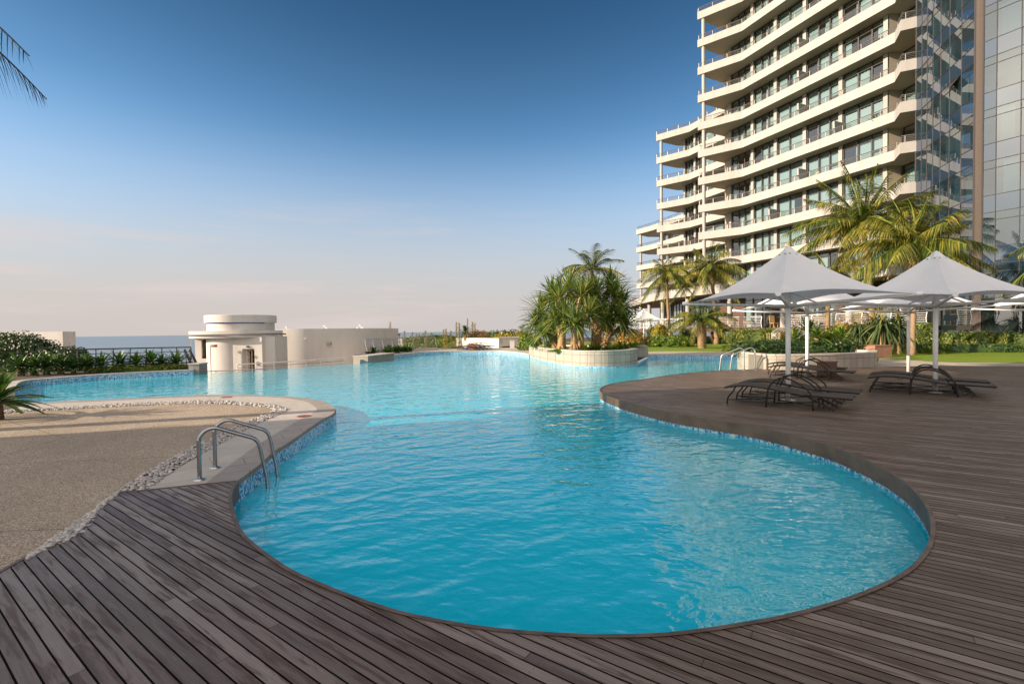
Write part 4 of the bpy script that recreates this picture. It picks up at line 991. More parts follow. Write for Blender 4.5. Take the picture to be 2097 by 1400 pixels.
# ================================================================ UMBRELLAS
def make_umbrella():
    t = empty('shade_umbrella', (0, 0, 0)); d, zr, za = 2.0, 2.07, 3.13; TH = R(34)
    m = MB(); m.lathe([(.0, .02), (.14, .02), (.14, 0)][::-1], (0, 0, 0), 20); m.build('base_plate', MT['steel'], t)
    m = MB(); m.tube([(0, 0, 0), (0, 0, 1.2), (0, 0, 3.0)], .047, 18); m.build('post', MT['wmetal'], t, smooth=True)
    cs = [(math.cos(TH + math.pi * (k / 2 + 1) ) , math.sin(TH + math.pi * (k / 2 + 1))) for k in range(4)]
    # corners: left-far, near, right-near, far
    dirs = [(-.829, .559), (-.559, -.829), (.829, -.559), (.559, .829)]
    m = MB(); N, K = 14, 16; grid = []
    for s in range(4):
        a, b = dirs[s], dirs[(s + 1) % 4]
        for i in range(N):
            u = i / N
            ex, ey = a[0] * (1 - u) + b[0] * u, a[1] * (1 - u) + b[1] * u
            sag = 1 - .17 * math.sin(math.pi * u) ** 1.0
            row = []
            R_ = d * sag
            for k in range(K + 1):
                f = .055 + (1 - .055) * k / K
                x, y = ex * R_ * f, ey * R_ * f
                hh = (1 - f) ** 1.55
                lift = .10 * math.sin(math.pi * u) * f ** 2
                row.append((x, y, zr + (za - zr) * hh + lift))
            grid.append(row)
    n0 = len(m.v); W = len(grid)
    for row in grid: m.v += row
    for i in range(W):
        j = (i + 1) % W
        for k in range(K): m.f.append((n0 + i * (K + 1) + k, n0 + i * (K + 1) + k + 1, n0 + j * (K + 1) + k + 1, n0 + j * (K + 1) + k)); m.m.append(0)
    c = m.build('canopy', MT['canvas'], t); smooth_angle(c, 11)
    m = MB(); m.lathe([(.17, za - .19), (.155, za - .13), (.06, za - .02), (0, za + .02)], (0, 0, 0), 4, a0=TH, a1=TH + 2 * math.pi); m.build('cap', MT['canvas'], t)
    m = MB()
    for k in range(4):
        for q in (-.25, .0, .25):
            a = math.atan2(dirs[k][1], dirs[k][0]) + q; m.box(math.cos(a) * .155, math.sin(a) * .155, za - .165, .018, .018, .022)
    m.build('cap_bolts', MT['bmetal'], c)
    for a in dirs:
        m = MB(); m.tube([(0, 0, 1.90), (a[0] * .35, a[1] * .35, 1.945), (a[0] * (d + .03), a[1] * (d + .03), zr - .015)], [.036, .034, .028], 10); arm = m.build('arm', MT['wmetal'], t, smooth=True)
        m = MB(); q = Vector((a[0] * (d + .03), a[1] * (d + .03), zr - .012)); m.tube([q - Vector((a[0], a[1], 0)) * .03, q + Vector((a[0], a[1], .03)) * .05], .045, 10); m.build('arm_end', MT['wmetal'], arm)
        m = MB(); m.tube([(a[0] * .05, a[1] * .05, 2.2), (a[0] * .5, a[1] * .5, 1.965)], .018, 6); m.build('brace', MT['wmetal'], t)
    return t
def put_tree(proto, first, loc_, rz, lab, cat, group, sc=1):
    o = proto if first else copy_tree(proto)
    o.location = loc_; o.rotation_euler = (0, 0, rz); o.scale = (sc,) * 3
    return tag(o, lab, cat, group)
U = [(G(1614, 820), 'front left white shade umbrella standing between two brown loungers'),
     (G(1915, 803), 'front right white shade umbrella above the right-hand pair of loungers'),
     (G(1653, 770), 'white shade umbrella behind the front left one, beside the wicker box'),
     (G(1860, 762), 'white shade umbrella on the slim post just left behind the front right one'),
     (Vector((18.1, 15.9, 0)), 'white shade umbrella whose arm reaches in at the right edge, farther back'),
     (Vector((13.5, 10.5, 0)), 'white shade umbrella cut by the right edge of the photo, nearest the edge'),
     (at(1318.5, 700.7, 44.0), 'small distant white umbrella on the lawn by the pandanus planter')]
UM = make_umbrella()
for i, (p, lab) in enumerate(U): put_tree(UM, i == 0, (p.x, p.y, max(0, p.z)), 0, lab, 'umbrella', 'white shade umbrellas', 1 if i < 6 else .98)
for px, lab, pyk, Y in ((586, 'umbrella peak showing above the white wall next to the lobby', 671.5, 44), (664, 'umbrella peak above the white wall, middle one of three', 669.0, 46), (737, 'umbrella peak above the white wall nearest the railing', 667.8, 47)):
    p = at(px, pyk, Y); put_tree(UM, False, (p.x, p.y, p.z - 2.98), R(12), lab, 'umbrella', 'umbrella peaks behind the wall', 1)
# ================================================================ LOUNGERS
def make_lounger():
    t = empty('sun_lounger', (0, 0, 0)); W = .31
    prof = catmull([Vector((0, 0, .335)), Vector((.30, 0, .385)), Vector((.62, 0, .375)), Vector((1.0, 0, .325)), Vector((1.36, 0, .268))], 4)
    m = MB()
    def sheet(P, th=.034, Wd=W):
        A = [Vector((p.x, -Wd, p.z)) for p in P]; B = [Vector((p.x, Wd, p.z)) for p in P]; dn = Vector((0, 0, -th))
        m.strip(A, B); m.strip([p + dn for p in B], [p + dn for p in A]); m.strip([p + dn for p in A], A); m.strip(B, [p + dn for p in B])
        m.poly([A[0], B[0], B[0] + dn, A[0] + dn]); m.poly([A[-1], A[-1] + dn, B[-1] + dn, B[-1]])
    sheet(prof); m.build('seat', MT['sling'], t)
    m = MB(); sheet([Vector((1.38, 0, .272)), Vector((1.7, 0, .262)), Vector((2.06, 0, .252))], .034, W - .02); bk = m.build('backrest', MT['sling'], t)
    m = MB(); m.tube([(1.38, -W + .02, .262), (2.07, -W + .02, .243), (2.07, W - .02, .243), (1.38, W - .02, .262)], .014, 6); m.build('back_frame', MT['bmetal'], bk)
    m = MB()
    for s in (-1, 1): m.tube([(p.x, s * (W + .005), p.z - .018) for p in prof], .017, 6)
    m.tube([(0, -W, .317), (0, W, .317)], .017, 6); m.build('side_frame', MT['bmetal'], t)
    for s in (-1, 1):
        y = s * (W + .03)
        arch = catmull([(.74, y, 0), (.755, y, .22), (.80, y, .40), (.90, y, .515), (1.03, y, .555), (1.18, y, .52), (1.33, y, .43), (1.44, y, .33), (1.485, y, .20), (1.50, y, 0)], 4)
        m = MB(); m.tube(arch, .015, 8); m.build('armrest', MT['bmetal'], t, smooth=True)
        m = MB(); m.tube(catmull([(.20, s * W, .36), (.15, s * (W + .01), .25), (.06, s * (W + .015), .13), (.04, s * (W + .015), 0)], 4), .015, 8); m.build('leg', MT['bmetal'], t, smooth=True)
        m = MB(); m.tube([(.05, s * (W + .015), .085), (.75, y, .085)], .010, 6); m.build('stretcher', MT['bmetal'], t)
        m = MB(); m.bar((1.36, s * (W - .06), .25), (1.80, s * (W - .06), .02), .03, .028)
        for k in range(4):
            q = .35 + k * .17; m.bar((1.36 + .44 * q, s * (W - .06), .25 - .23 * q), (1.36 + .44 * q - .03, s * (W - .06), .25 - .23 * q - .045), .02, .02)
        m.build('prop_rack', MT['bmetal'], t)
        m = MB(); m.tube(catmull([(.52, s * W, .35), (.55, s * W, .315), (.59, s * W, .312), (.62, s * W, .345)], 3), .005, 5); m.build('stacking_hook', MT['bmetal'], t)
    m = MB(); m.tube([(.06, -W, .085), (.76, W, .085)], .009, 6); m.tube([(.06, W, .086), (.76, -W, .103)], .009, 6); m.tube([(.76, -W - .03, .07), (1.5, W + .03, .07)], .009, 6); m.tube([(.76, W + .03, .07), (1.5, -W - .03, .088)], .009, 6); m.build('cross_brace', MT['bmetal'], t)
    return t
LA = math.atan2(-.645, .765)
u1, u2, u3 = (Vector((p.x, p.y, 0)) for p in (U[0][0], U[1][0], U[2][0]))
ax, nx = Vector((.765, -.645, 0)), Vector((.645, .765, 0))
LG = [(u1 + Vector((-1.20, -.02, 0)), LA, 'near brown sun lounger of the front left pair, closest to the pool'),
      (u1 + Vector((-.56, .70, 0)), LA, 'rear brown sun lounger of the front left pair, behind the umbrella post'),
      (u2 + Vector((-1.17, .42, 0)), LA, 'near brown sun lounger of the right pair under the right umbrella'),
      (u2 + Vector((-1.0 + .44, 1.16, 0)), LA, 'rear brown sun lounger of the right pair under the right umbrella'),
      (u3 + Vector((-1.15, -.10, 0)), LA, 'brown sun lounger in front of the brown wicker box'),
      (u3 + Vector((-.60, 1.02, 0)), LA, 'brown sun lounger between the wicker box and the stone planter')]
g = at(1478, 720, 30.5); LG += [(Vector((g.x, g.y, 0)), R(-20), 'left dark lounger on the lawn beside the far ladder'), (Vector((g.x + .75, g.y + .25, 0)), R(-8), 'right dark lounger on the lawn beside the far ladder')]
for i, px in enumerate((937, 949, 962, 974)):
    g = at(937 + i * 9, 717.5, 37.9 + i * .85); LG.append((Vector((g.x, g.y, 0)), R(-4), ('leftmost dark lounger of the row by the white far wall', 'second dark lounger from the left by the white far wall', 'third dark lounger from the left by the white far wall', 'rightmost dark lounger of the row by the white far wall')[i]))
LP = make_lounger()
for i, (p, a, lab) in enumerate(LG): put_tree(LP, i == 0, (p.x, p.y, .004), a, lab, 'sun lounger', 'sun loungers round the pool')
def wicker(p, s, h, rz, lab, mat='wicker', name='wicker_box', cat='side table'):
    t = empty(name, (p.x, p.y, 0), rz, lab, cat); m = MB(); m.box(0, 0, h / 2 - .015, s, s, h - .05); m.build('body', MT[mat], t); m = MB(); m.box(0, 0, h - .02, s + .04, s + .04, .035); m.build('lid', MT[mat], t); return t
wicker(u3 + Vector((.42, -.28, 0)), .46, .47, LA, 'dark brown wicker box between the two rear loungers')
g = at(968, 717.5, 38.0); wicker(g, .62, .5, .1, 'orange-brown box table among the far row of loungers', 'terra', 'box_table')
g = at(1796, 733, 22.6); wicker(Vector((g.x + .25, g.y + .5, 0)), .95, .58, R(10), 'square terracotta-brown box at the right end of the stone planter', 'terra', 'terracotta_planter_box', 'box')
# ================================================================ RAILINGS
def post_rail(P, z0, h, lab, nm='railing', n=9, mat='wmetal', wires=5, bow=.16, side=1, topmat=None, base=None):
    o = P[0]; t = empty(nm, (o.x, o.y, 0), 0, lab, 'railing'); Q = resample(P, 40); top = offset(Q, side * bow * .9)
    m = MB(); m.tube([Vector((p.x - o.x, p.y - o.y, z0 + h)) for p in top], .03, 8); m.build('handrail', MT[topmat or mat], t)
    for i in range(wires):
        f = (i + .8) / (wires + .6); of = offset(Q, side * bow * math.sin(f * 1.45)); m = MB(); m.tube([Vector((p.x - o.x, p.y - o.y, z0 + h * f)) for p in of], .016, 5); m.build('rail', MT['steel'] if mat == 'wmetal' else MT[mat], t)
    PP = resample(P, n); oo = offset(PP, 1)
    for p, q in zip(PP, oo):
        nn = (q - p) * side; m = MB(); pts = [Vector((p.x - o.x, p.y - o.y, z0 + h * f)) + nn * bow * (math.sin(f * 1.5) if f > .2 else f * 1.2) for f in (0, .2, .4, .6, .8, 1)]
        m.tube(catmull(pts, 2), [.030 - .010 * i / 10 for i in range(11)], 6); m.build('post', MT[mat], t)
    if base:
        m = MB(); b0 = offset(Q, -.15); b1 = offset(Q, .15)
        lo_ = lambda L_, z: [Vector((p.x - o.x, p.y - o.y, z)) for p in L_]
        m.strip(lo_(b0, z0 - base), lo_(b0, z0)); m.strip(lo_(b0, z0), lo_(b1, z0)); m.strip(lo_(b1, z0), lo_(b1, z0 - base)); m.build('kerb', MT['white'], t)
    return t
P = catmull([at(120, 760, 20.2), at(200, 755, 20.9), at(300, 750, 21.6), at(389, 747, 22.0)], 6)
post_rail([Vector((p.x, p.y, 0)) for p in P], .02, .92, 'dark steel railing above the row of cycads with the sea behind', n=9, mat='raild', wires=3, side=1)
t = empty('rail_end_posts', tuple(at(385, 748, 22.0)), 0, 'pair of bold curved dark posts ending the left railing', 'railing'); o = at(385, 748, 22.0)
for dx in (0, 11):
    m = MB(); m.tube(catmull([at(px + dx, py, 22.0 + dx * .03) - o for px, py in ((377, 715), (381, 724), (386, 733), (389.5, 741), (391, 750))], 4), .055, 8); m.build('post', MT['raild'], t, smooth=True)
P = catmull([Vector((-10.3, 34.0, 0)), Vector((-9.9, 35.6, 0)), Vector((-8.6, 38.2, 0)), Vector((-6.4, 40.6, 0))], 6)
post_rail(P, .16, .86, 'white curved-post railing on a white kerb at the far pool terrace', n=8, wires=6, side=1, base=.3, mat='steel')
P = catmull([Vector((-15.6, 27.2, 0)), Vector((-14.2, 28.9, 0)), Vector((-12.6, 31.0, 0)), Vector((-11.4, 33.0, 0))], 6)
post_rail(P, -1.3, 1.08, 'pale steel railing of the lower walkway in front of the white wall', n=8, wires=4, side=1)
P = catmull([at(401, 754, 24.5), at(477, 756, 25.2), at(554, 754, 26.3)], 6)
post_rail([Vector((p.x, p.y, 0)) for p in P], -1.5, 1.1, 'thin steel railing in front of the lift lobby door', n=5, wires=4, side=1, mat='steel')
P = [at(387, 715, 26.2), at(398, 713, 27.2)]
post_rail([Vector((p.x, p.y, 0)) for p in P], -.75, 1.2, 'short railing beside the left wing of the lift lobby', n=3, wires=4, side=1, mat='raild')
# ================================================================ PLANT GENERATORS
def leaf(m, b, d, L_, w, droop=.3, seg=4, fold=.0, mi=0, tipw=.05, basew=.6, twist=0.0):
    d = Vector(d).normalized(); side = d.cross(Vector((0, 0, 1)))
    if side.length < 1e-3: side = Vector((1, 0, 0))
    side.normalize()
    if twist: side = (Matrix.Rotation(twist, 3, d) @ side)
    n0 = len(m.v); k = 3 if fold else 2; b = Vector(b)
    for i in range(seg + 1):
        t = i / seg; c = b + d * (L_ * t) + Vector((0, 0, -droop * L_ * t * t))
        ww = w * .5 * ((basew + (1 - basew) * min(1, t * 3)) * (1 - max(0, (t - .35) / .65) ** 1.6 * (1 - tipw)))
        if fold: m.v += [tuple(c - side * ww + Vector((0, 0, fold * ww))), tuple(c), tuple(c + side * ww + Vector((0, 0, fold * ww)))]
        else: m.v += [tuple(c - side * ww), tuple(c + side * ww)]
    for i in range(seg):
        for j in range(k - 1):
            a = n0 + i * k + j; m.f.append((a, a + 1, a + k + 1, a + k)); m.m.append(mi)
def rosette(m, c, n, L_, w, e0=80, e1=-20, droop=.35, seg=4, fold=0.0, jitter=.2, mi=0, a_lim=None):
    for i in range(n):
        f = (i + .5) / n; el = R(e0 + (e1 - e0) * f + rnd.uniform(-8, 8)); az = i * 2.39996 + rnd.uniform(-.3, .3)
        d = (math.cos(az) * math.cos(el), math.sin(az) * math.cos(el), math.sin(el)); l = L_ * rnd.uniform(1 - jitter, 1 + jitter * .5)
        leaf(m, Vector(c) + Vector(d) * w * .5, d, l, w * rnd.uniform(.8, 1.1), droop * rnd.uniform(.6, 1.4) * (1.15 - .5 * f), seg, fold, mi)
def frond(m, b, az, el, L_, droop, n=34, ll=.55, mi=0, hang=.55, lw=.035, sway=0.0, rmi=1):
    d0 = Vector((math.cos(az) * math.cos(el), math.sin(az) * math.cos(el), math.sin(el))); pts = []; b = Vector(b); S = 12
    sd = Vector((-math.sin(az), math.cos(az), 0))
    for i in range(S + 1):
        t = i / S; pts.append(b + d0 * L_ * t + Vector((0, 0, -droop * L_ * t ** 2.0)) + sd * sway * L_ * t * t)
    m.tube(pts, [.035 * L_ / 3 * (1 - .85 * i / S) + .004 for i in range(S + 1)], 5, rmi, False)
    for i in range(n):
        t = .10 + .90 * (i + rnd.uniform(-.3, .3)) / n; t = min(max(t, .05), .995); x = t * S; k = min(int(x), S - 1); p = pts[k].lerp(pts[k + 1], x - k); tan = (pts[k + 1] - pts[k]).normalized()
        s_ = tan.cross(Vector((0, 0, 1)));
        if s_.length < .05: s_ = sd.copy()
        s_.normalize(); l = ll * (math.sin(math.pi * min(1, .12 + t * .86)) ** .6) * rnd.uniform(.85, 1.15)
        for sg in (-1, 1):
            dd = (tan * (.55 + .35 * t) + s_ * sg * (.95 - .25 * t) + Vector((0, 0, .12 - hang * .5))).normalized()
            leaf(m, p, dd, l, lw, hang * rnd.uniform(.5, 1.4), 3, 0, mi, .05, .7, rnd.uniform(-.5, .5))
def palm(base, crown, lab, nf=20, L_=3.0, r=.16, seed=1, hang=.55, el_hi=80, el_lo=-35, ll=.6, lean=.0, boots=False, dead=4, wind=0.3, nl=34, trunk=True, azs=None, lw=.035, name='palm_tree', droop=1.0, leafm='palmleaf'):
    nf = int(nf * 1.35) if trunk and nf > 8 else nf; nl = int(nl * 2.1); lw = lw * .62
    st_ = rnd.getstate(); rnd.seed(seed); t = empty(name, tuple(base), 0, lab, 'palm tree', 'palm trees round the garden'); c = Vector(crown) - Vector(base)
    if trunk:
        m = MB(); mid = c * .5 + Vector((-c.y, c.x, 0)) * .0 + Vector((c.x * -.25 + lean, 0, 0)); P = catmull([Vector((0, 0, -.1)), mid * .5 * 1.0 + Vector((0, 0, 0)), mid + Vector((0, 0, 0)), c], 7)
        P = [Vector((0, 0, -.1)).lerp(c, i / 20) + Vector((math.sin(i / 20 * math.pi) * lean, 0, 0)) for i in range(21)]
        rs = [r * (1.45 - 1.2 * (i / 20)) if i < 3 else r * (1.15 - .35 * i / 20) for i in range(21)]
        rs = [x * (1 + .06 * ((i % 2) * 2 - 1)) for i, x in enumerate(rs)]
        if boots: rs = [r * (1.0 + .35 * math.sin(i / 20 * math.pi)) for i in range(21)]
        m.tube(P, rs, 12)
        if boots:
            for i in range(46): 
                z = rnd.random(); a = i * 2.4; p = P[int(z * 19)]; leaf(m, p + Vector((math.cos(a), math.sin(a), 0)) * r * .9, (math.cos(a), math.sin(a), .9), .22, .12, .2, 2)
        m.build('trunk', MT['palmtrunk'], t, smooth=True)
    m = MB(); bs = c + Vector((0, 0, .05))
    for i in range(nf):
        f = (i + .5) / nf; el = R(el_hi + (el_lo - el_hi) * f + rnd.uniform(-9, 9)); az = azs[i % len(azs)] + rnd.uniform(-.1, .1) if azs else i * 2.39996 + rnd.uniform(-.25, .25)
        frond(m, bs + Vector((math.cos(az), math.sin(az), 0)) * r * .5, az, el, L_ * rnd.uniform(.8, 1.12), droop * (.34 + .20 * math.cos(el)) * rnd.uniform(.75, 1.3), nl, ll * rnd.uniform(.85, 1.1), 0, hang, lw, wind * math.cos(az) * .5)
    m.build('crown', [MT[leafm], MT['lily' if leafm == 'palmleaf' else leafm]], t)
    if dead:
        m = MB()
        for i in range(dead):
            az = rnd.uniform(0, 6.28); frond(m, bs + Vector((0, 0, -.15)), az, R(rnd.uniform(-60, -25)), L_ * rnd.uniform(.4, .7), .35, 16, ll * .6, 0, .7, .03, 0, 0)
        for i in range(10):
            az = rnd.uniform(0, 6.28); leaf(m, bs + Vector((0, 0, -.1)), (math.cos(az) * .5, math.sin(az) * .5, rnd.uniform(-1, .6)), rnd.uniform(.3, .8), .07, .3, 3)
        m.build('dry_fronds', MT['dead'], t)
    rnd.setstate(st_); return t
def bush_mesh(m, c, rx, ry, rz, n, ls=.09, sq=3.0, flat=.0, mi=0, core=True, lump=.16, seed=0):
    """leaf shell on a lumpy super-ellipsoid resting on the ground"""
    ph = [rnd.uniform(0, 6.28) for _ in range(6)]
    def shape(a, e):
        ca, sa, ce, se = math.cos(a), math.sin(a), math.cos(e), math.sin(e); p_ = 2 / sq
        f = lambda v: math.copysign(abs(v) ** p_, v)
        k = 1 + lump * (math.sin(3 * a + ph[0]) * math.cos(2 * e + ph[1]) * .5 + .5 * math.sin(7 * a + ph[2]) * math.sin(5 * e + ph[3]) + .4 * math.sin(13 * a + ph[4]) * math.sin(9 * e + ph[5]))
        return Vector((rx * f(ca) * f(ce) * k, ry * f(sa) * f(ce) * k, rz * f(se) * k))
    c = Vector(c)
    if core:
        n0 = len(m.v); NA, NE = 20, 8
        for i in range(NA):
            for j in range(NE + 1): m.v.append(tuple(c + shape(2 * math.pi * i / NA, R(-10) + R(100) * j / NE) * .86))
        for i in range(NA):
            for j in range(NE): a, b = n0 + i * (NE + 1) + j, n0 + ((i + 1) % NA) * (NE + 1) + j; m.f.append((a, b, b + 1, a + 1)); m.m.append(mi)
    for _ in range(n):
        a = rnd.uniform(0, 6.2832); e = math.asin(rnd.uniform(-.05, 1)); p = shape(a, e) * rnd.uniform(.84, 1.05); nrm = Vector((p.x / rx ** 2, p.y / ry ** 2, p.z / rz ** 2)).normalized()
        d = (nrm + Vector((rnd.gauss(0, .7), rnd.gauss(0, .7), rnd.gauss(0, .7)))).normalized(); u = d.cross(Vector((rnd.uniform(-1, 1), rnd.uniform(-1, 1), rnd.uniform(-1, 1)))).normalized(); v = d.cross(u); s_ = ls * rnd.uniform(.6, 1.3)
        q = c + p; m.poly([q - u * s_ * .5, q + v * s_ * .32, q + u * s_ * .6, q - v * s_ * .32], mi)
def bush(p, rx, ry, h, n, lab, mat='hedge', rz=0, ls=.09, sq=3.4, name='hedge', cat='hedge', group=None, flowers=0, lump=.12, fm='flower'):
    t = empty(name, (p.x, p.y, p.z), rz, lab, cat, group); m = MB(); bush_mesh(m, (0, 0, 0), rx, ry, h, n, ls, sq, lump=lump); m.build('foliage', MT[mat], t)
    if flowers:
        m = MB()
        for _ in range(flowers):
            a = rnd.uniform(0, 6.28); e = math.asin(rnd.uniform(0, .95)); f = lambda v: math.copysign(abs(v) ** (2 / sq), v)
            q = Vector((rx * f(math.cos(a)) * f(math.cos(e)), ry * f(math.sin(a)) * f(math.cos(e)), h * f(math.sin(e)))) * rnd.uniform(.97, 1.08)
            for k in range(4): w_ = k * 1.57; m.poly([q, q + Vector((math.cos(w_), -.35, math.sin(w_))) * .035, q + Vector((math.cos(w_ + 1), -.35, math.sin(w_ + 1))) * .042])
        m.build('flowers', MT[fm], t)
    return t
def strap(p, n, L_, w, lab, mat='lily', e0=82, e1=5, droop=.55, name='strap_leaf_plant', cat='plant', group=None, stem=0, seg=4, fold=.25, stemmat='pandtrunk', many=1, spread=.3):
    t = empty(name, tuple(p), 0, lab, cat, group); m = MB()
    for k in range(many):
        o = Vector((rnd.uniform(-1, 1) * spread, rnd.uniform(-1, 1) * spread * .7, 0)) if many > 1 else Vector()
        rosette(m, o + Vector((0, 0, stem)), n, L_ * rnd.uniform(.85, 1.1), w, e0, e1, droop, seg, fold)
    m.build('leaves', MT[mat], t)
    if stem > .05:
        m = MB(); m.tube([(0, 0, -.05), (.01, 0, stem * .5), (0, .01, stem)], [L_ * .12, L_ * .10, L_ * .085], 10); m.build('stem', MT[stemmat], t)
    return t
# ================================================================ PALMS
def gp(px, py, Y): p = at(px, py, Y); return Vector((p.x, p.y, max(p.z, -.0)))
palm(gp(1788, 712, 31.5), at(1766, 458, 31.0), 'tallest palm in front of the hotel, rising behind the front left umbrella', 26, 4.9, .17, 3, .7, 88, -24, .85, .15, nl=40, lw=.06, droop=.62)
palm(gp(1867, 727, 24.2), at(1872, 500, 24.4), 'tall palm beside the glass tower, behind the front right umbrella', 24, 3.25, .11, 5, .8, 88, -28, .75, .05, nl=38, lw=.05, droop=.7)
palm(gp(1374, 698, 45), at(1366, 560, 45), 'palm right of the small distant umbrella', 22, 2.9, .13, 8, .7, 72, -40, .6, -.1, nl=30, lw=.045)
palm(gp(1468, 704.6, 44.5), at(1454, 548, 44.5), 'slim palm left of the clipped round hedge', 26, 3.7, .17, 11, .75, 78, -40, .7, .12, nl=34, lw=.05)
palm(gp(1438, 713, 35.9), at(1436, 655, 35.9), 'short stout palm with a ragged booted trunk on the lawn', 24, 2.5, .26, 14, .6, 80, -15, .5, 0, True, 5, nl=32, lw=.04, name='stout_palm')
palm(at(1215, 712, 27.2), at(1212, 553, 27.2), 'palm rising out of the pandanus clump', 16, 2.15, .12, 26, .4, 78, 5, .5, .05, dead=2, nl=30, lw=.035)
palm(at(1071, 694, 48), at(1071, 683, 48), 'little wind-bent palm by the sea beyond the kiosk', 9, 1.6, .1, 31, .4, 75, 0, .4, 0, dead=0, nl=20, lw=.05)
palm(gp(1694, 704, 38.5), at(1698, 560, 38.5), 'palm hidden behind the front left umbrella canopy', 18, 3.0, .16, 37, .75, 70, -40, .7, 0, nl=30, lw=.05)
palm(Vector((25.6, 20.2, 0)), at(2262, 470, 20.2), 'palm outside the right edge with frond tips hanging in', 20, 3.1, .14, 41, .6, 70, -35, .6, 0, nl=36)
# palm outside the left edge
pc = at(-345, -125, 6.2)
palm(Vector((pc.x - .3, pc.y + .2, 0)), pc, 'silhouette-dark palm outside the left edge whose drooping fronds hang into the sky', 3, 2.2, .15, 44, .9, -8, -22, .5, 0, dead=0, nl=16, azs=[.02, .6, -.6], lw=.02, wind=0, droop=.95, leafm='silhouettefrond')
# ================================================================ PANDANUS
def pandanus(base, heads, lab, r=.13, seed=1, n=95, L_=1.1):
    st_ = rnd.getstate(); rnd.seed(seed); t = empty('pandanus_tree', tuple(base), 0, lab, 'pandanus', 'pandanus trees in the pool planter'); m = MB(); B = Vector(base)
    for h, l in heads:
        c = Vector(h) - B; k = c * .45 + Vector((0, 0, c.z * .05)); k.x *= .4; k.y *= .4
        P = catmull([Vector((rnd.uniform(-.06, .06), rnd.uniform(-.06, .06), -.1)), k, c], 8); m.tube(P, [r * (1.25 - .45 * i / (len(P) - 1)) * (1 + .07 * (i % 2)) for i in range(len(P))], 11)
    for i in range(7):
        a = i * .9 + rnd.random(); m.tube([(math.cos(a) * r * .4, math.sin(a) * r * .4, .45), (math.cos(a) * r * 2.2, math.sin(a) * r * 2.2, -.05)], .025, 5)
    m.build('trunk', MT['pandtrunk'], t, smooth=True)
    for h, l in heads:
        m = MB(); c = Vector(h) - B; rosette(m, c, n, l * 1.38, .095, 88, -40, .22, 4, .5, .2); m.build('leaf_head', MT['pandleaf'], t)
    m = MB()
    for h, l in heads:
        c = Vector(h) - B
        for i in range(12): a = rnd.uniform(0, 6.28); leaf(m, c + Vector((0, 0, -.05)), (math.cos(a) * .55, math.sin(a) * .55, -rnd.uniform(.2, 1)), rnd.uniform(.4, .8), .06, .3, 3)
    m.build('dry_leaves', MT['dead'], t); rnd.setstate(st_); return t
zs = .46
pandanus(at(1139.5, 713, 26.0), [(at(1108, 640, 25.8), 1.1), (at(1114, 680, 25.2), .9), (at(1130, 606, 26.4), 1.05), (at(1098, 662, 26.2), .8)], 'leftmost leaning pandanus in the pool planter', .15, 3)
pandanus(at(1151, 714.5, 23.9), [(at(1158, 650, 23.6), 1.0), (at(1145, 612, 24.5), 1.1), (at(1136, 654, 24.0), .9)], 'pandanus with a thick shaggy base left of the straight trunk', .16, 4)
pandanus(at(1176, 716.5, 22.9), [(at(1178, 664, 22.7), .9), (at(1190, 608, 24.2), 1.1), (at(1206, 644, 23.4), .85)], 'pandanus with the straight golden trunk at the front of the planter', .14, 6)
pandanus(at(1189, 712, 24.6), [(at(1166, 592, 25.4), 1.1), (at(1206, 600, 25.2), 1.0)], 'darker pandanus just behind the straight golden trunk', .12, 7)
pandanus(at(1224, 705, 26.2), [(at(1222, 604, 26.0), 1.15), (at(1240, 655, 25.2), 1.0), (at(1250, 586, 26.6), 1.1)], 'pandanus with a stout trunk right of the planter centre', .17, 8)
pandanus(at(1241, 705, 25.8), [(at(1262, 610, 25.8), 1.15), (at(1268, 650, 25.2), 1.0), (at(1274, 628, 26.6), 1.0), (at(1280, 668, 25.4), .9)], 'rightmost pandanus leaning toward the hotel', .14, 9)
# ================================================================ STRAP PLANTS IN THE PLANTERS
PG = 'broad-leaved clumps in the pool planter'
for (px, Y, n, L_, lab) in ((1104, 27.6, 20, .75, 'yellow-green leafy clump at the far left of the pool planter'), (1122, 26.4, 24, .8, 'full leafy clump in the left part of the pool planter'), (1205, 23.6, 20, .62, 'low leafy clump right of the straight pandanus trunk'), (1222, 23.4, 22, .7, 'leafy clump in the middle right of the pool planter'), (1252, 24.0, 20, .7, 'dark upright leafy clump near the right part of the planter'), (1270, 24.2, 24, .85, 'tall glossy leafy clump at the right of the planter'), (1290, 24.4, 22, .8, 'leafy clump by the short shaded wall end'), (1093, 29.0, 20, .7, 'leafy clump at the left tip of the pool planter')):
    p = at(px, 700, Y); strap((p.x, p.y, zs), n, L_, .12, lab, 'lily', 85, 15, .6, group=PG, many=2, spread=.25)
p = at(1162, 700, 23.4); t = bush(Vector((p.x, p.y, zs)), .9, .4, .12, 900, 'patch of low green groundcover between the pandanus trunks', 'lily', 0, .07, 2.2, 'groundcover', 'groundcover', None)
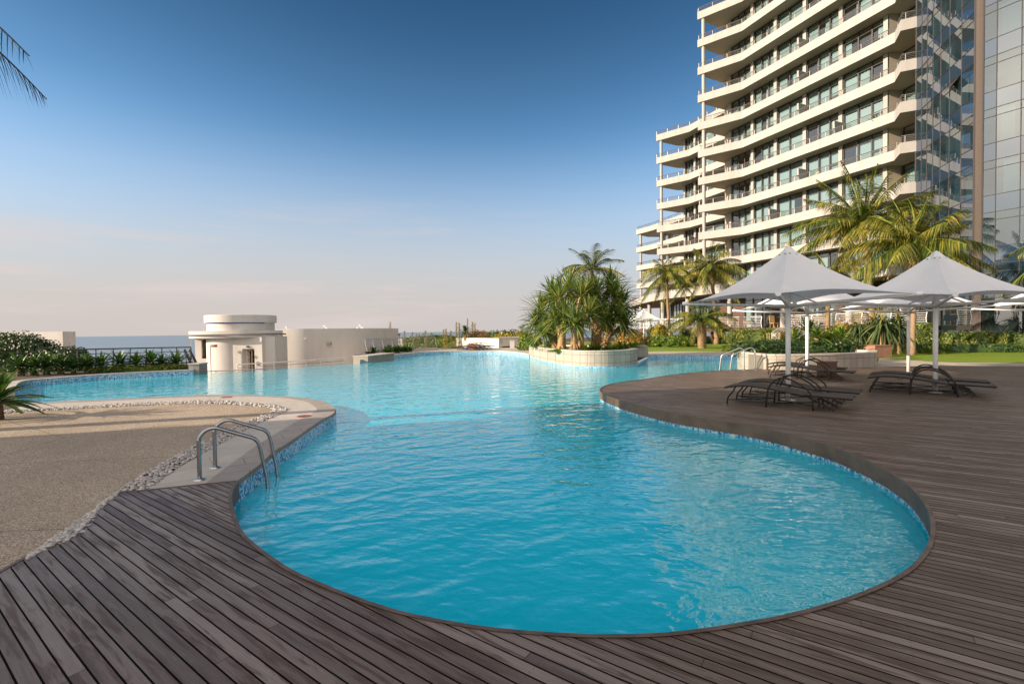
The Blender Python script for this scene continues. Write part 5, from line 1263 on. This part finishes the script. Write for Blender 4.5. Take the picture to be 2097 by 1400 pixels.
# left bed of cycads
CG = 'cycads along the left pool edge'
cyc = [(42, 764, 19.2, .95, 'dark cycad at the left end of the row, by the pool corner'), (68, 762, 19.3, .75, 'cycad second from the left under the flowering hedge'), (95, 758, 19.6, .85, 'cycad with a pale stem below the middle of the hedge'), (124, 755, 20.0, .85, 'cycad with twin stems near the right end of the hedge'), (150, 752.5, 20.2, .65, 'low cycad just right of the hedge end'), (178, 750, 20.4, .75, 'dense cycad third from the hedge end'), (207, 749, 20.6, .7, 'rounded cycad in the middle of the row'), (245, 748, 20.9, .9, 'tallest spiky cycad standing against the sea'), (278, 748, 21.1, .75, 'smaller cycad right of the tallest spiky one'), (309, 747, 21.3, .95, 'broad cycad with leaves above the handrail'), (331, 746, 21.5, .6, 'slender cycad behind the broad one'), (362, 744.5, 21.6, .75, 'last cycad before the curved railing posts')]
for px, py, Y, s_, lab in cyc:
    p = at(px, py, Y); strap((p.x, p.y, 0), 40, s_ * 1.22, .11, lab, 'cycad', 82, -4, .42, 'cycad', 'cycad', CG, stem=.3 * s_, stemmat='cycadtrunk', fold=.4)
p = at(-6, 862, 8.75)
strap((p.x, p.y, 0), 46, .84, .12, 'large dark strap-leaved cycad cut by the left edge in the foreground', 'cycad', 84, -22, .34, 'cycad', 'cycad', None, stem=.32, stemmat='cycadtrunk', seg=6, fold=.45)
# left hedge
p = at(10, 762, 21.5); bush(Vector((p.x - 1.2, p.y + .6, -.1)), 2.9, .95, 1.72, 17000, 'dark flowering hedge speckled with white blossom, tall left part', 'dhedge', 0, .11, 3.0, flowers=420, lump=.10)
p = at(112, 758, 21.6); bush(Vector((p.x, p.y + .3, -.1)), 1.25, .8, 1.12, 6500, 'lower right shoulder of the flowering hedge by the railing', 'dhedge', 0, .10, 2.6, flowers=130, lump=.10)
p0, p1 = at(190, 752, 20.4), at(388, 747, 21.7); c = (p0 + p1) / 2
t = bush(Vector((c.x, c.y, -.02)), (p1 - p0).length / 2, .32, .22, 2600, 'low yellow-flowered groundcover under the right-hand cycads', 'lily', math.atan2(p1.y - p0.y, p1.x - p0.x), .08, 3.5, 'groundcover', 'groundcover', flowers=120, fm='orange')
# far lily bed by the railing
p0, p1 = at(772, 727, 34.0), at(838, 722, 35.6)
for i in range(7):
    q = p0.lerp(p1, i / 6); strap((q.x, q.y + (i % 2) * .5, 0), 26, 1.0, .10, ('dark lily clump nearest the stone block at the far terrace', 'dark lily clump second from the stone block', 'dark lily clump third from the stone block', 'dark lily clump in the middle of the far bed', 'dark lily clump third from the bed end by the railing', 'dark lily clump second from the bed end by the railing', 'dark lily clump at the right end of the far bed')[i], 'cycad', 86, 20, .45, group='dark lilies by the far railing', many=2, spread=.35)
# columnar yellow shrubs and spikes beyond the far railing
SP = [(800, 660, 703, 45, .36, 'tall yellow column shrub by the end of the white wall'), (829, 678, 704, 46, .25, 'short yellow column shrub right of the wall lamp'), (845, 681, 704, 46, .2, 'thin low column shrub left of the centre of the railing'), (854, 684, 704, 46, .3, 'rounded low yellow shrub above the railing'), (872, 677, 703, 47, .3, 'yellow shrub with a pointed top above the railing'), (909, 675, 697, 48, .3, 'pair-topped yellow shrub left of the spikes'), (914, 673, 697, 48.3, .2, 'yellow column shrub hidden beside the pair-topped one'), (924, 677, 697, 48, .2, 'small dark topped column shrub beside the white wall'), (935, 660, 694, 48, .22, 'left tall yellow flower spike above the white wall'), (941, 661, 694, 48, .32, 'second tall yellow flower spike above the white wall'), (958, 652, 692, 48, .10, 'thinnest flower spike standing highest above the wall'), (968, 659, 692, 48, .26, 'orange-topped flower spike right of the round aloe'), (973, 661, 692, 48.4, .14, 'thin spike just right of the orange-topped one')]
for px, y0, y1, Y, w_, lab in SP:
    b, tp_ = at(px, y1, Y), at(px, y0, Y); t = empty('column_shrub', (b.x, b.y, b.z - 1.2), 0, lab, 'shrub', 'yellow column shrubs beyond the terrace'); H = tp_.z - b.z + 1.2; m = MB()
    for i in range(int(260 + 500 * w_)):
        z = rnd.random() ** .8; a = rnd.uniform(0, 6.28); rr_ = w_ * (1 - z) ** .4 * rnd.uniform(.3, 1) * (1 + .35 * math.sin(z * 17 + px)); leaf(m, (math.cos(a) * rr_, math.sin(a) * rr_, z * H), (math.cos(a), math.sin(a), rnd.uniform(.2, 1.5)), .15, .07, .2, 1)
    m.build('foliage', MT['yellow'], t); m = MB(); m.tube([(0, 0, 0), (0, 0, H * .98)], .03, 5); m.build('stem', MT['palmtrunk'], t)
p = at(953, 693, 47.5); t = strap((p.x, p.y, p.z - .1), 60, 1.45, .12, 'round spiky aloe on the terrace behind the white wall', 'aloe', 85, -35, .45, 'aloe', 'aloe', None, stem=.8)
p = at(980, 690, 49); bush(Vector((p.x, p.y, p.z - .3)), 1.2, .8, .95, 1500, 'pale dry shrub right of the spikes above the white wall', 'dead', 0, .12, 2.4, 'shrub', 'shrub', None)
for i, (px, py, Y, rx, h, mat, lab) in enumerate(((1005, 694, 60, 3.2, 1.0, 'hedge', 'low green bush line above the left part of the white wall'), (1038, 692, 58, 1.7, .9, 'dhedge', 'dark bush behind the round bollard above the kiosk'), (1054, 695, 46.6, 2.0, .75, 'yellow', 'bright yellow flowering hedge above the kiosk roof'), (895, 698, 58, 4.0, .85, 'hedge', 'green bush line beyond the curved railing'), (838, 700, 60, 2.6, .6, 'hedge', 'low green bushes beyond the railing near the white wall'))):
    p = at(px, py, Y); bush(Vector((p.x, p.y, p.z - .6)), rx, .9, h + .5, 1500, lab, mat, 0, .22, 2.6, 'shrub', 'shrub', 'low shrubs toward the sea', lump=.2)
for px, y0, y1, Y, r_, lab in ((1027.5, 679.5, 692, 52, .18, 'round white chimney pipe above the kiosk'), (1062.5, 679, 690, 52, .1, 'thin white pipe beside the little palm')):
    b, t0 = at(px, y1, Y), at(px, y0, Y); t = empty('vent_pipe', (b.x, b.y, b.z - .5), 0, lab, 'pipe'); m = MB(); m.lathe([(0, t0.z - b.z + .5), (r_, t0.z - b.z + .48), (r_, 0)][::-1], (0, 0, 0), 14); m.build('shaft', MT['white'], t, smooth=True)
p = at(1083, 712, 37.0); bush(Vector((p.x + .1, p.y, -.05)), .95, .9, 1.3, 1800, 'bright green leafy bush at the left tip of the pool planter', 'lily', 0, .16, 2.4, 'shrub', 'shrub')
v = at(806, 690, 43); t = empty('floodlight', (v.x + .55, v.y, v.z - .9), 0, 'small dark floodlight on a bent pole by the white wall', 'lamp'); m = MB(); m.tube([(0, 0, -.5), (0, 0, 1.15)], .03, 6); m.build('pole', MT['raild'], t); m = MB(); m.box(-.1, 0, 1.12, .3, .14, .12); m.build('lamp_head', MT['raild'], t)
v0, v1 = at(798, 693, 47), at(825, 693, 47); t = empty('far_wall', (v0.x, v0.y, 0), 0, 'small white wall piece behind the tall yellow column shrub', 'wall'); m = MB(); m.box((v1.x - v0.x) / 2, 0, v0.z / 2 - 1, v1.x - v0.x, .3, v0.z + 2); m.build('wall', MT['white'], t)
# right-hand hedges
HG = 'clipped hedges below the hotel'
def hedge_px(x0, x1, yt, yb, Y0, Y1, lab, mat='hedge', dp=1.2, ls=.11, den=900, sq=4.0, name='hedge', cat='hedge', group=HG, lump=.08, **k):
    a, b = at(x0, yb, Y0), at(x1, yb, Y1); c = (a + b) / 2; h = at((x0 + x1) / 2, yt, c.y).z; L_ = (b - a).length / 2; az = math.atan2(b.y - a.y, b.x - a.x)
    return bush(Vector((c.x - math.sin(az) * dp * .6, c.y + math.cos(az) * dp * .6, 0)), L_, dp, h, int(den * (L_ * 2 + 2 * dp) * (h + dp * .5)), lab, mat, az, ls, sq, name, cat, group, lump=lump, **k)
hedge_px(1488, 1606, 673.5, 707, 42.8, 40.6, 'big clipped round-ended hedge left of the slatted gate', dp=1.5, ls=.13, den=500)
hedge_px(1440, 1492, 692, 706, 45.5, 44.2, 'low dark hedge at the foot of the slim palm', 'dhedge', .7, .13, 500)
hedge_px(1322, 1404, 690, 703, 47.5, 45, 'dark hedge behind the small distant umbrella', 'dhedge', .8, .13, 500)
hedge_px(1872, 1925, 663, 712, 29.5, 29.0, 'rounded hedge right of the aloes by the terrace end', dp=1.1, ls=.11, den=600)
hedge_px(1932, 1990, 680, 713, 28.2, 27.9, 'clipped hedge block at the foot of the tower corner', dp=.8, den=700)
hedge_px(1985, 2045, 679.5, 714, 27.7, 27.2, 'clipped hedge block under the tower glass, second from the right', dp=.8, den=700)
hedge_px(2040, 2150, 680, 715, 27.0, 25.6, 'clipped hedge block at the right edge below the tower', dp=.8, den=700)
hedge_px(1800, 2150, 704, 719, 27.0, 24.6, 'long low dark hedge bordering the right lawn', 'dhedge', .35, .10, 600)
# planting in the deck planter and around the aloes
DG = 'plants in and behind the deck planter'
p = at(1680, 712, 20.0); bush(Vector((11.7, 19.7, .40)), 2.7, .75, .58, 4200, 'dense dark ground shrub filling the stone deck planter', 'dhedge', R(8), .10, 3.2, 'shrub', 'shrub', None, lump=.14)
for px, Y, n, L_, st_, mat, lab in ((1628, 20.3, 26, .8, .35, 'lily', 'yellow-green fern-like plant left in the deck planter'), (1672, 19.9, 28, .95, .4, 'lily', 'lime green spreading plant in the middle of the deck planter'), (1702, 19.8, 26, .8, .3, 'lily', 'bright spreading plant right of the lime one in the deck planter'), (1655, 22.5, 28, 1.1, .6, 'cycad', 'dark cycad behind the lime green plants'), (1722, 20.6, 24, .8, .4, 'lily', 'low lime plant near the aloe in the deck planter')):
    p = at(px, 700, Y); strap((p.x, p.y, .42), n + 10, L_ * 1.15, .11, lab, mat, 78, 0, .42, group=DG, stem=st_ + .2)
for px, py, Y, s_, lab in ((1758, 672, 26.0, .95, 'rounded aloe with drooping leaves left of the tall palm trunk'), (1808, 660, 25.0, 1.05, 'tree aloe right behind the tall palm trunk'), (1838, 660, 25.2, 1.15, 'tree aloe with a pale knotted stem by the umbrella post'), (1790, 658, 27.0, .9, 'aloe half hidden behind the tall palm trunk')):
    p = at(px, py, Y); t = strap((p.x, p.y, 0), 90, s_ * 1.2, .10, lab, 'aloe', 85, -48, .85, 'tree_aloe', 'aloe', 'tree aloes', stem=max(.5, p.z - .15), seg=5, fold=.5)
    m = MB()
    for i in range(7):
        a = i * .9; q = Vector((math.cos(a) * .25, math.sin(a) * .25, p.z + s_ * .75 + rnd.uniform(0, .2))); m.tube([(0, 0, p.z), tuple(q)], .012, 5); m.lathe([(.0, 0), (.05, .05), (.035, .2), (0, .3)], tuple(q), 7)
    m.build('flower_spikes', MT['yellow'], t)
hedge_px(1800, 1872, 705, 716, 26.2, 26.4, 'low hedge at the foot of the tree aloes', 'hedge', .5, .10, 700)
for px, py, Y, s_, mat, lab in ((1793, 712, 24.8, .6, 'lily', 'lime strap plant at the foot of the tall palm'), (1822, 712, 24.6, .55, 'lily', 'lime strap plant in front of the knotted aloe stem'), (1893, 716, 25.2, .8, 'lily', 'lime strap plant left of the front right umbrella post'), (1908, 716, 25.0, .85, 'lily', 'lime strap plant behind the front right umbrella post'), (1935, 716, 25.4, .7, 'lily', 'lime strap plant right of the front right umbrella post')):
    p = at(px, py, Y); strap((p.x, p.y, 0), 24, s_, .10, lab, mat, 80, 10, .45, group='lime strap plants by the lawn')
for px, Y, h0, rx, mat, lab in ((1728, 33, 1.75, .9, 'orange', 'orange-yellow flowering shrub beside the terrace stairs'), (1475, 46, 1.85, .55, 'yellow', 'yellow flowering shrub behind the slim palm'), (1352, 47, 2.0, .9, 'yellow', 'yellow leafy shrub left of the distant palm'), (1292, 40, 1.3, 1.4, 'orange', 'orange-brown aloe flowers behind the pandanus planter'), (1700, 30.5, 1.1, 1.3, 'hedge', 'green shrub below the terrace stairs'), (1345, 40, .85, 1.3, 'lily', 'bright leafy shrub on the lawn behind the planter'), (1382, 39.5, .95, 1.5, 'lily', 'wide bright leafy shrub on the lawn left of the stout palm'), (1408, 46.8, 1.4, .9, 'dhedge', 'dark shrub behind the stout palm'), (1340, 49, 1.8, .8, 'dhedge', 'dark rounded shrub right of the umbrella pole')):
    p = at(px, 700, Y); bush(Vector((p.x, p.y, 0)), rx, rx * .7, h0, int(1500 * rx), lab, mat, 0, .15, 2.3, 'shrub', 'shrub', 'shrubs in front of the hotel terrace', lump=.2)
q = cw[-1] + wn_ * .6 - wdir * .3; strap((q.x, q.y, lv(6) + .25), 26, 1.15, .10, 'leafy potted plant on a balcony beside the glass tower', 'lily', 85, 10, .4, 'balcony_plant', 'plant', stem=.3)
for k, i, f in ((2, 1, .5), (4, 2, .35), (5, 1, .6), (6, 3, .4), (7, 1, .4), (3, 4, .3), (8, 2, .5)):
    q = cw[i].lerp(cw[i + 1], f) + wn_ * .55; z_ = lv(k + 1) + .25; t = empty('balcony_chair', (q.x, q.y, z_), math.atan2(wdir.y, wdir.x) + rnd.uniform(-.5, .5), 'pale chair on the main hotel balcony %s below the roof slab' % ('one', 'two', 'three', 'four', 'five', 'six', 'seven', 'eight', 'nine', 'ten')[k], 'chair', 'chairs on the hotel balconies')
    m = MB(); m.box(0, 0, .42, .5, .5, .06); m.build('seat', MT['tan'], t); m = MB(); m.obox((-.25, .2, .45), (.5, 0, 0), (0, .05, 0), (0, .12, .62)); m.build('backrest', MT['tan'], t)
    for sx in (-1, 1):
        for sy in (-1, 1): m = MB(); m.box(sx * .22, sy * .22, .2, .035, .035, .4); m.build('leg', MT['frame'], t)
# ================================================================ ADDED SHADE BLOCK (unseen, placed left of the frame to throw the long shade)
HB = 18.0; sl_ = HB / math.tan(SEL)
e1 = Vector((-7.15, 6.7, 0)) - SUND * 21; e0 = e1 - Vector((.45, .89, 0)) * 22
nb = empty('shade_caster_block', tuple(e0), 0, 'unseen plain white block added on the left to cast the long shade', 'shade caster'); dv = e1 - e0; nv = -SUND * 14
m = MB(); m.obox((0, 0, -6), dv, nv, (0, 0, HB + 6)); m.build('wall', MT['white'], nb)
m = MB(); m.obox(-dv * .004 - nv * .01 + Vector((0, 0, HB - .12)), dv * 1.006, nv * 1.02, (0, 0, .12)); m.build('roof', MT['white'], nb)
for i in range(9):
    for j in range(3):
        m = MB(); q = dv * ((i + .3) / 9) - nv.normalized() * .03 + Vector((0, 0, 1.2 + j * 3.4)); m.obox(q, dv / 9 * .42, nv.normalized() * .05, (0, 0, 1.7)); m.build('window', MT['dglass'], nb)

# unseen trees added outside the left edge so their crowns dapple the timber deck
for i, (sx, sy, h, r_) in enumerate(((11.0, 12.6, 9.5, 1.5), (17.0, 15.4, 10, 1.9))):
    b = Vector((sx, sy, 0)) - SUND * (h / math.tan(SEL)); t = empty('shade_caster_tree', tuple(b), 0, ('smaller unseen tree added left of the frame to shade the deck', 'taller unseen tree added left of the frame to shade the deck')[i], 'tree', 'unseen trees added to cast shade')
    m = MB(); m.tube([(0, 0, -.2), (.1, .1, h * .5), (0, 0, h)], [.2, .15, .08], 8); m.build('trunk', MT['palmtrunk'], t)
    m = MB()
    for k in range(7): q = Vector((rnd.gauss(0, r_ * .55), rnd.gauss(0, r_ * .6), h + rnd.uniform(-.8, .6))); bush_mesh(m, q, r_ * .6, r_ * .6, .7, 420, .22, 2.2, lump=.3, core=False)
    m.build('crown', MT['hedge'], t)

for i, (sx, sy, h, r_) in enumerate(((-2.6, 8.3, 9.5, .75), (1.2, 9.3, 10.5, .8), (5.0, 10.4, 11, .9))):  # unseen slim trees added to break up the block's straight shadow edge
    b = Vector((sx, sy, 0)) - SUND * (h / math.tan(SEL)); t = empty('shade_caster_tree', tuple(b), 0, ('lowest unseen slim tree added to break the shade edge', 'middle unseen slim tree added to break the shade edge', 'tallest unseen slim tree added to break the shade edge')[i], 'tree', 'unseen trees added to cast shade')
    m = MB(); m.tube([(0, 0, -.2), (.1, .1, h * .5), (0, 0, h)], [.16, .12, .06], 8); m.build('trunk', MT['palmtrunk'], t)
    m = MB()
    for k in range(6): q = Vector((rnd.gauss(0, r_ * .5), rnd.gauss(0, r_ * .7), h + rnd.uniform(-1.2, .9))); bush_mesh(m, q, r_ * .7, r_ * .7, .7, 300, .2, 2.2, lump=.3, core=False)
    m.build('crown', MT['hedge'], t)
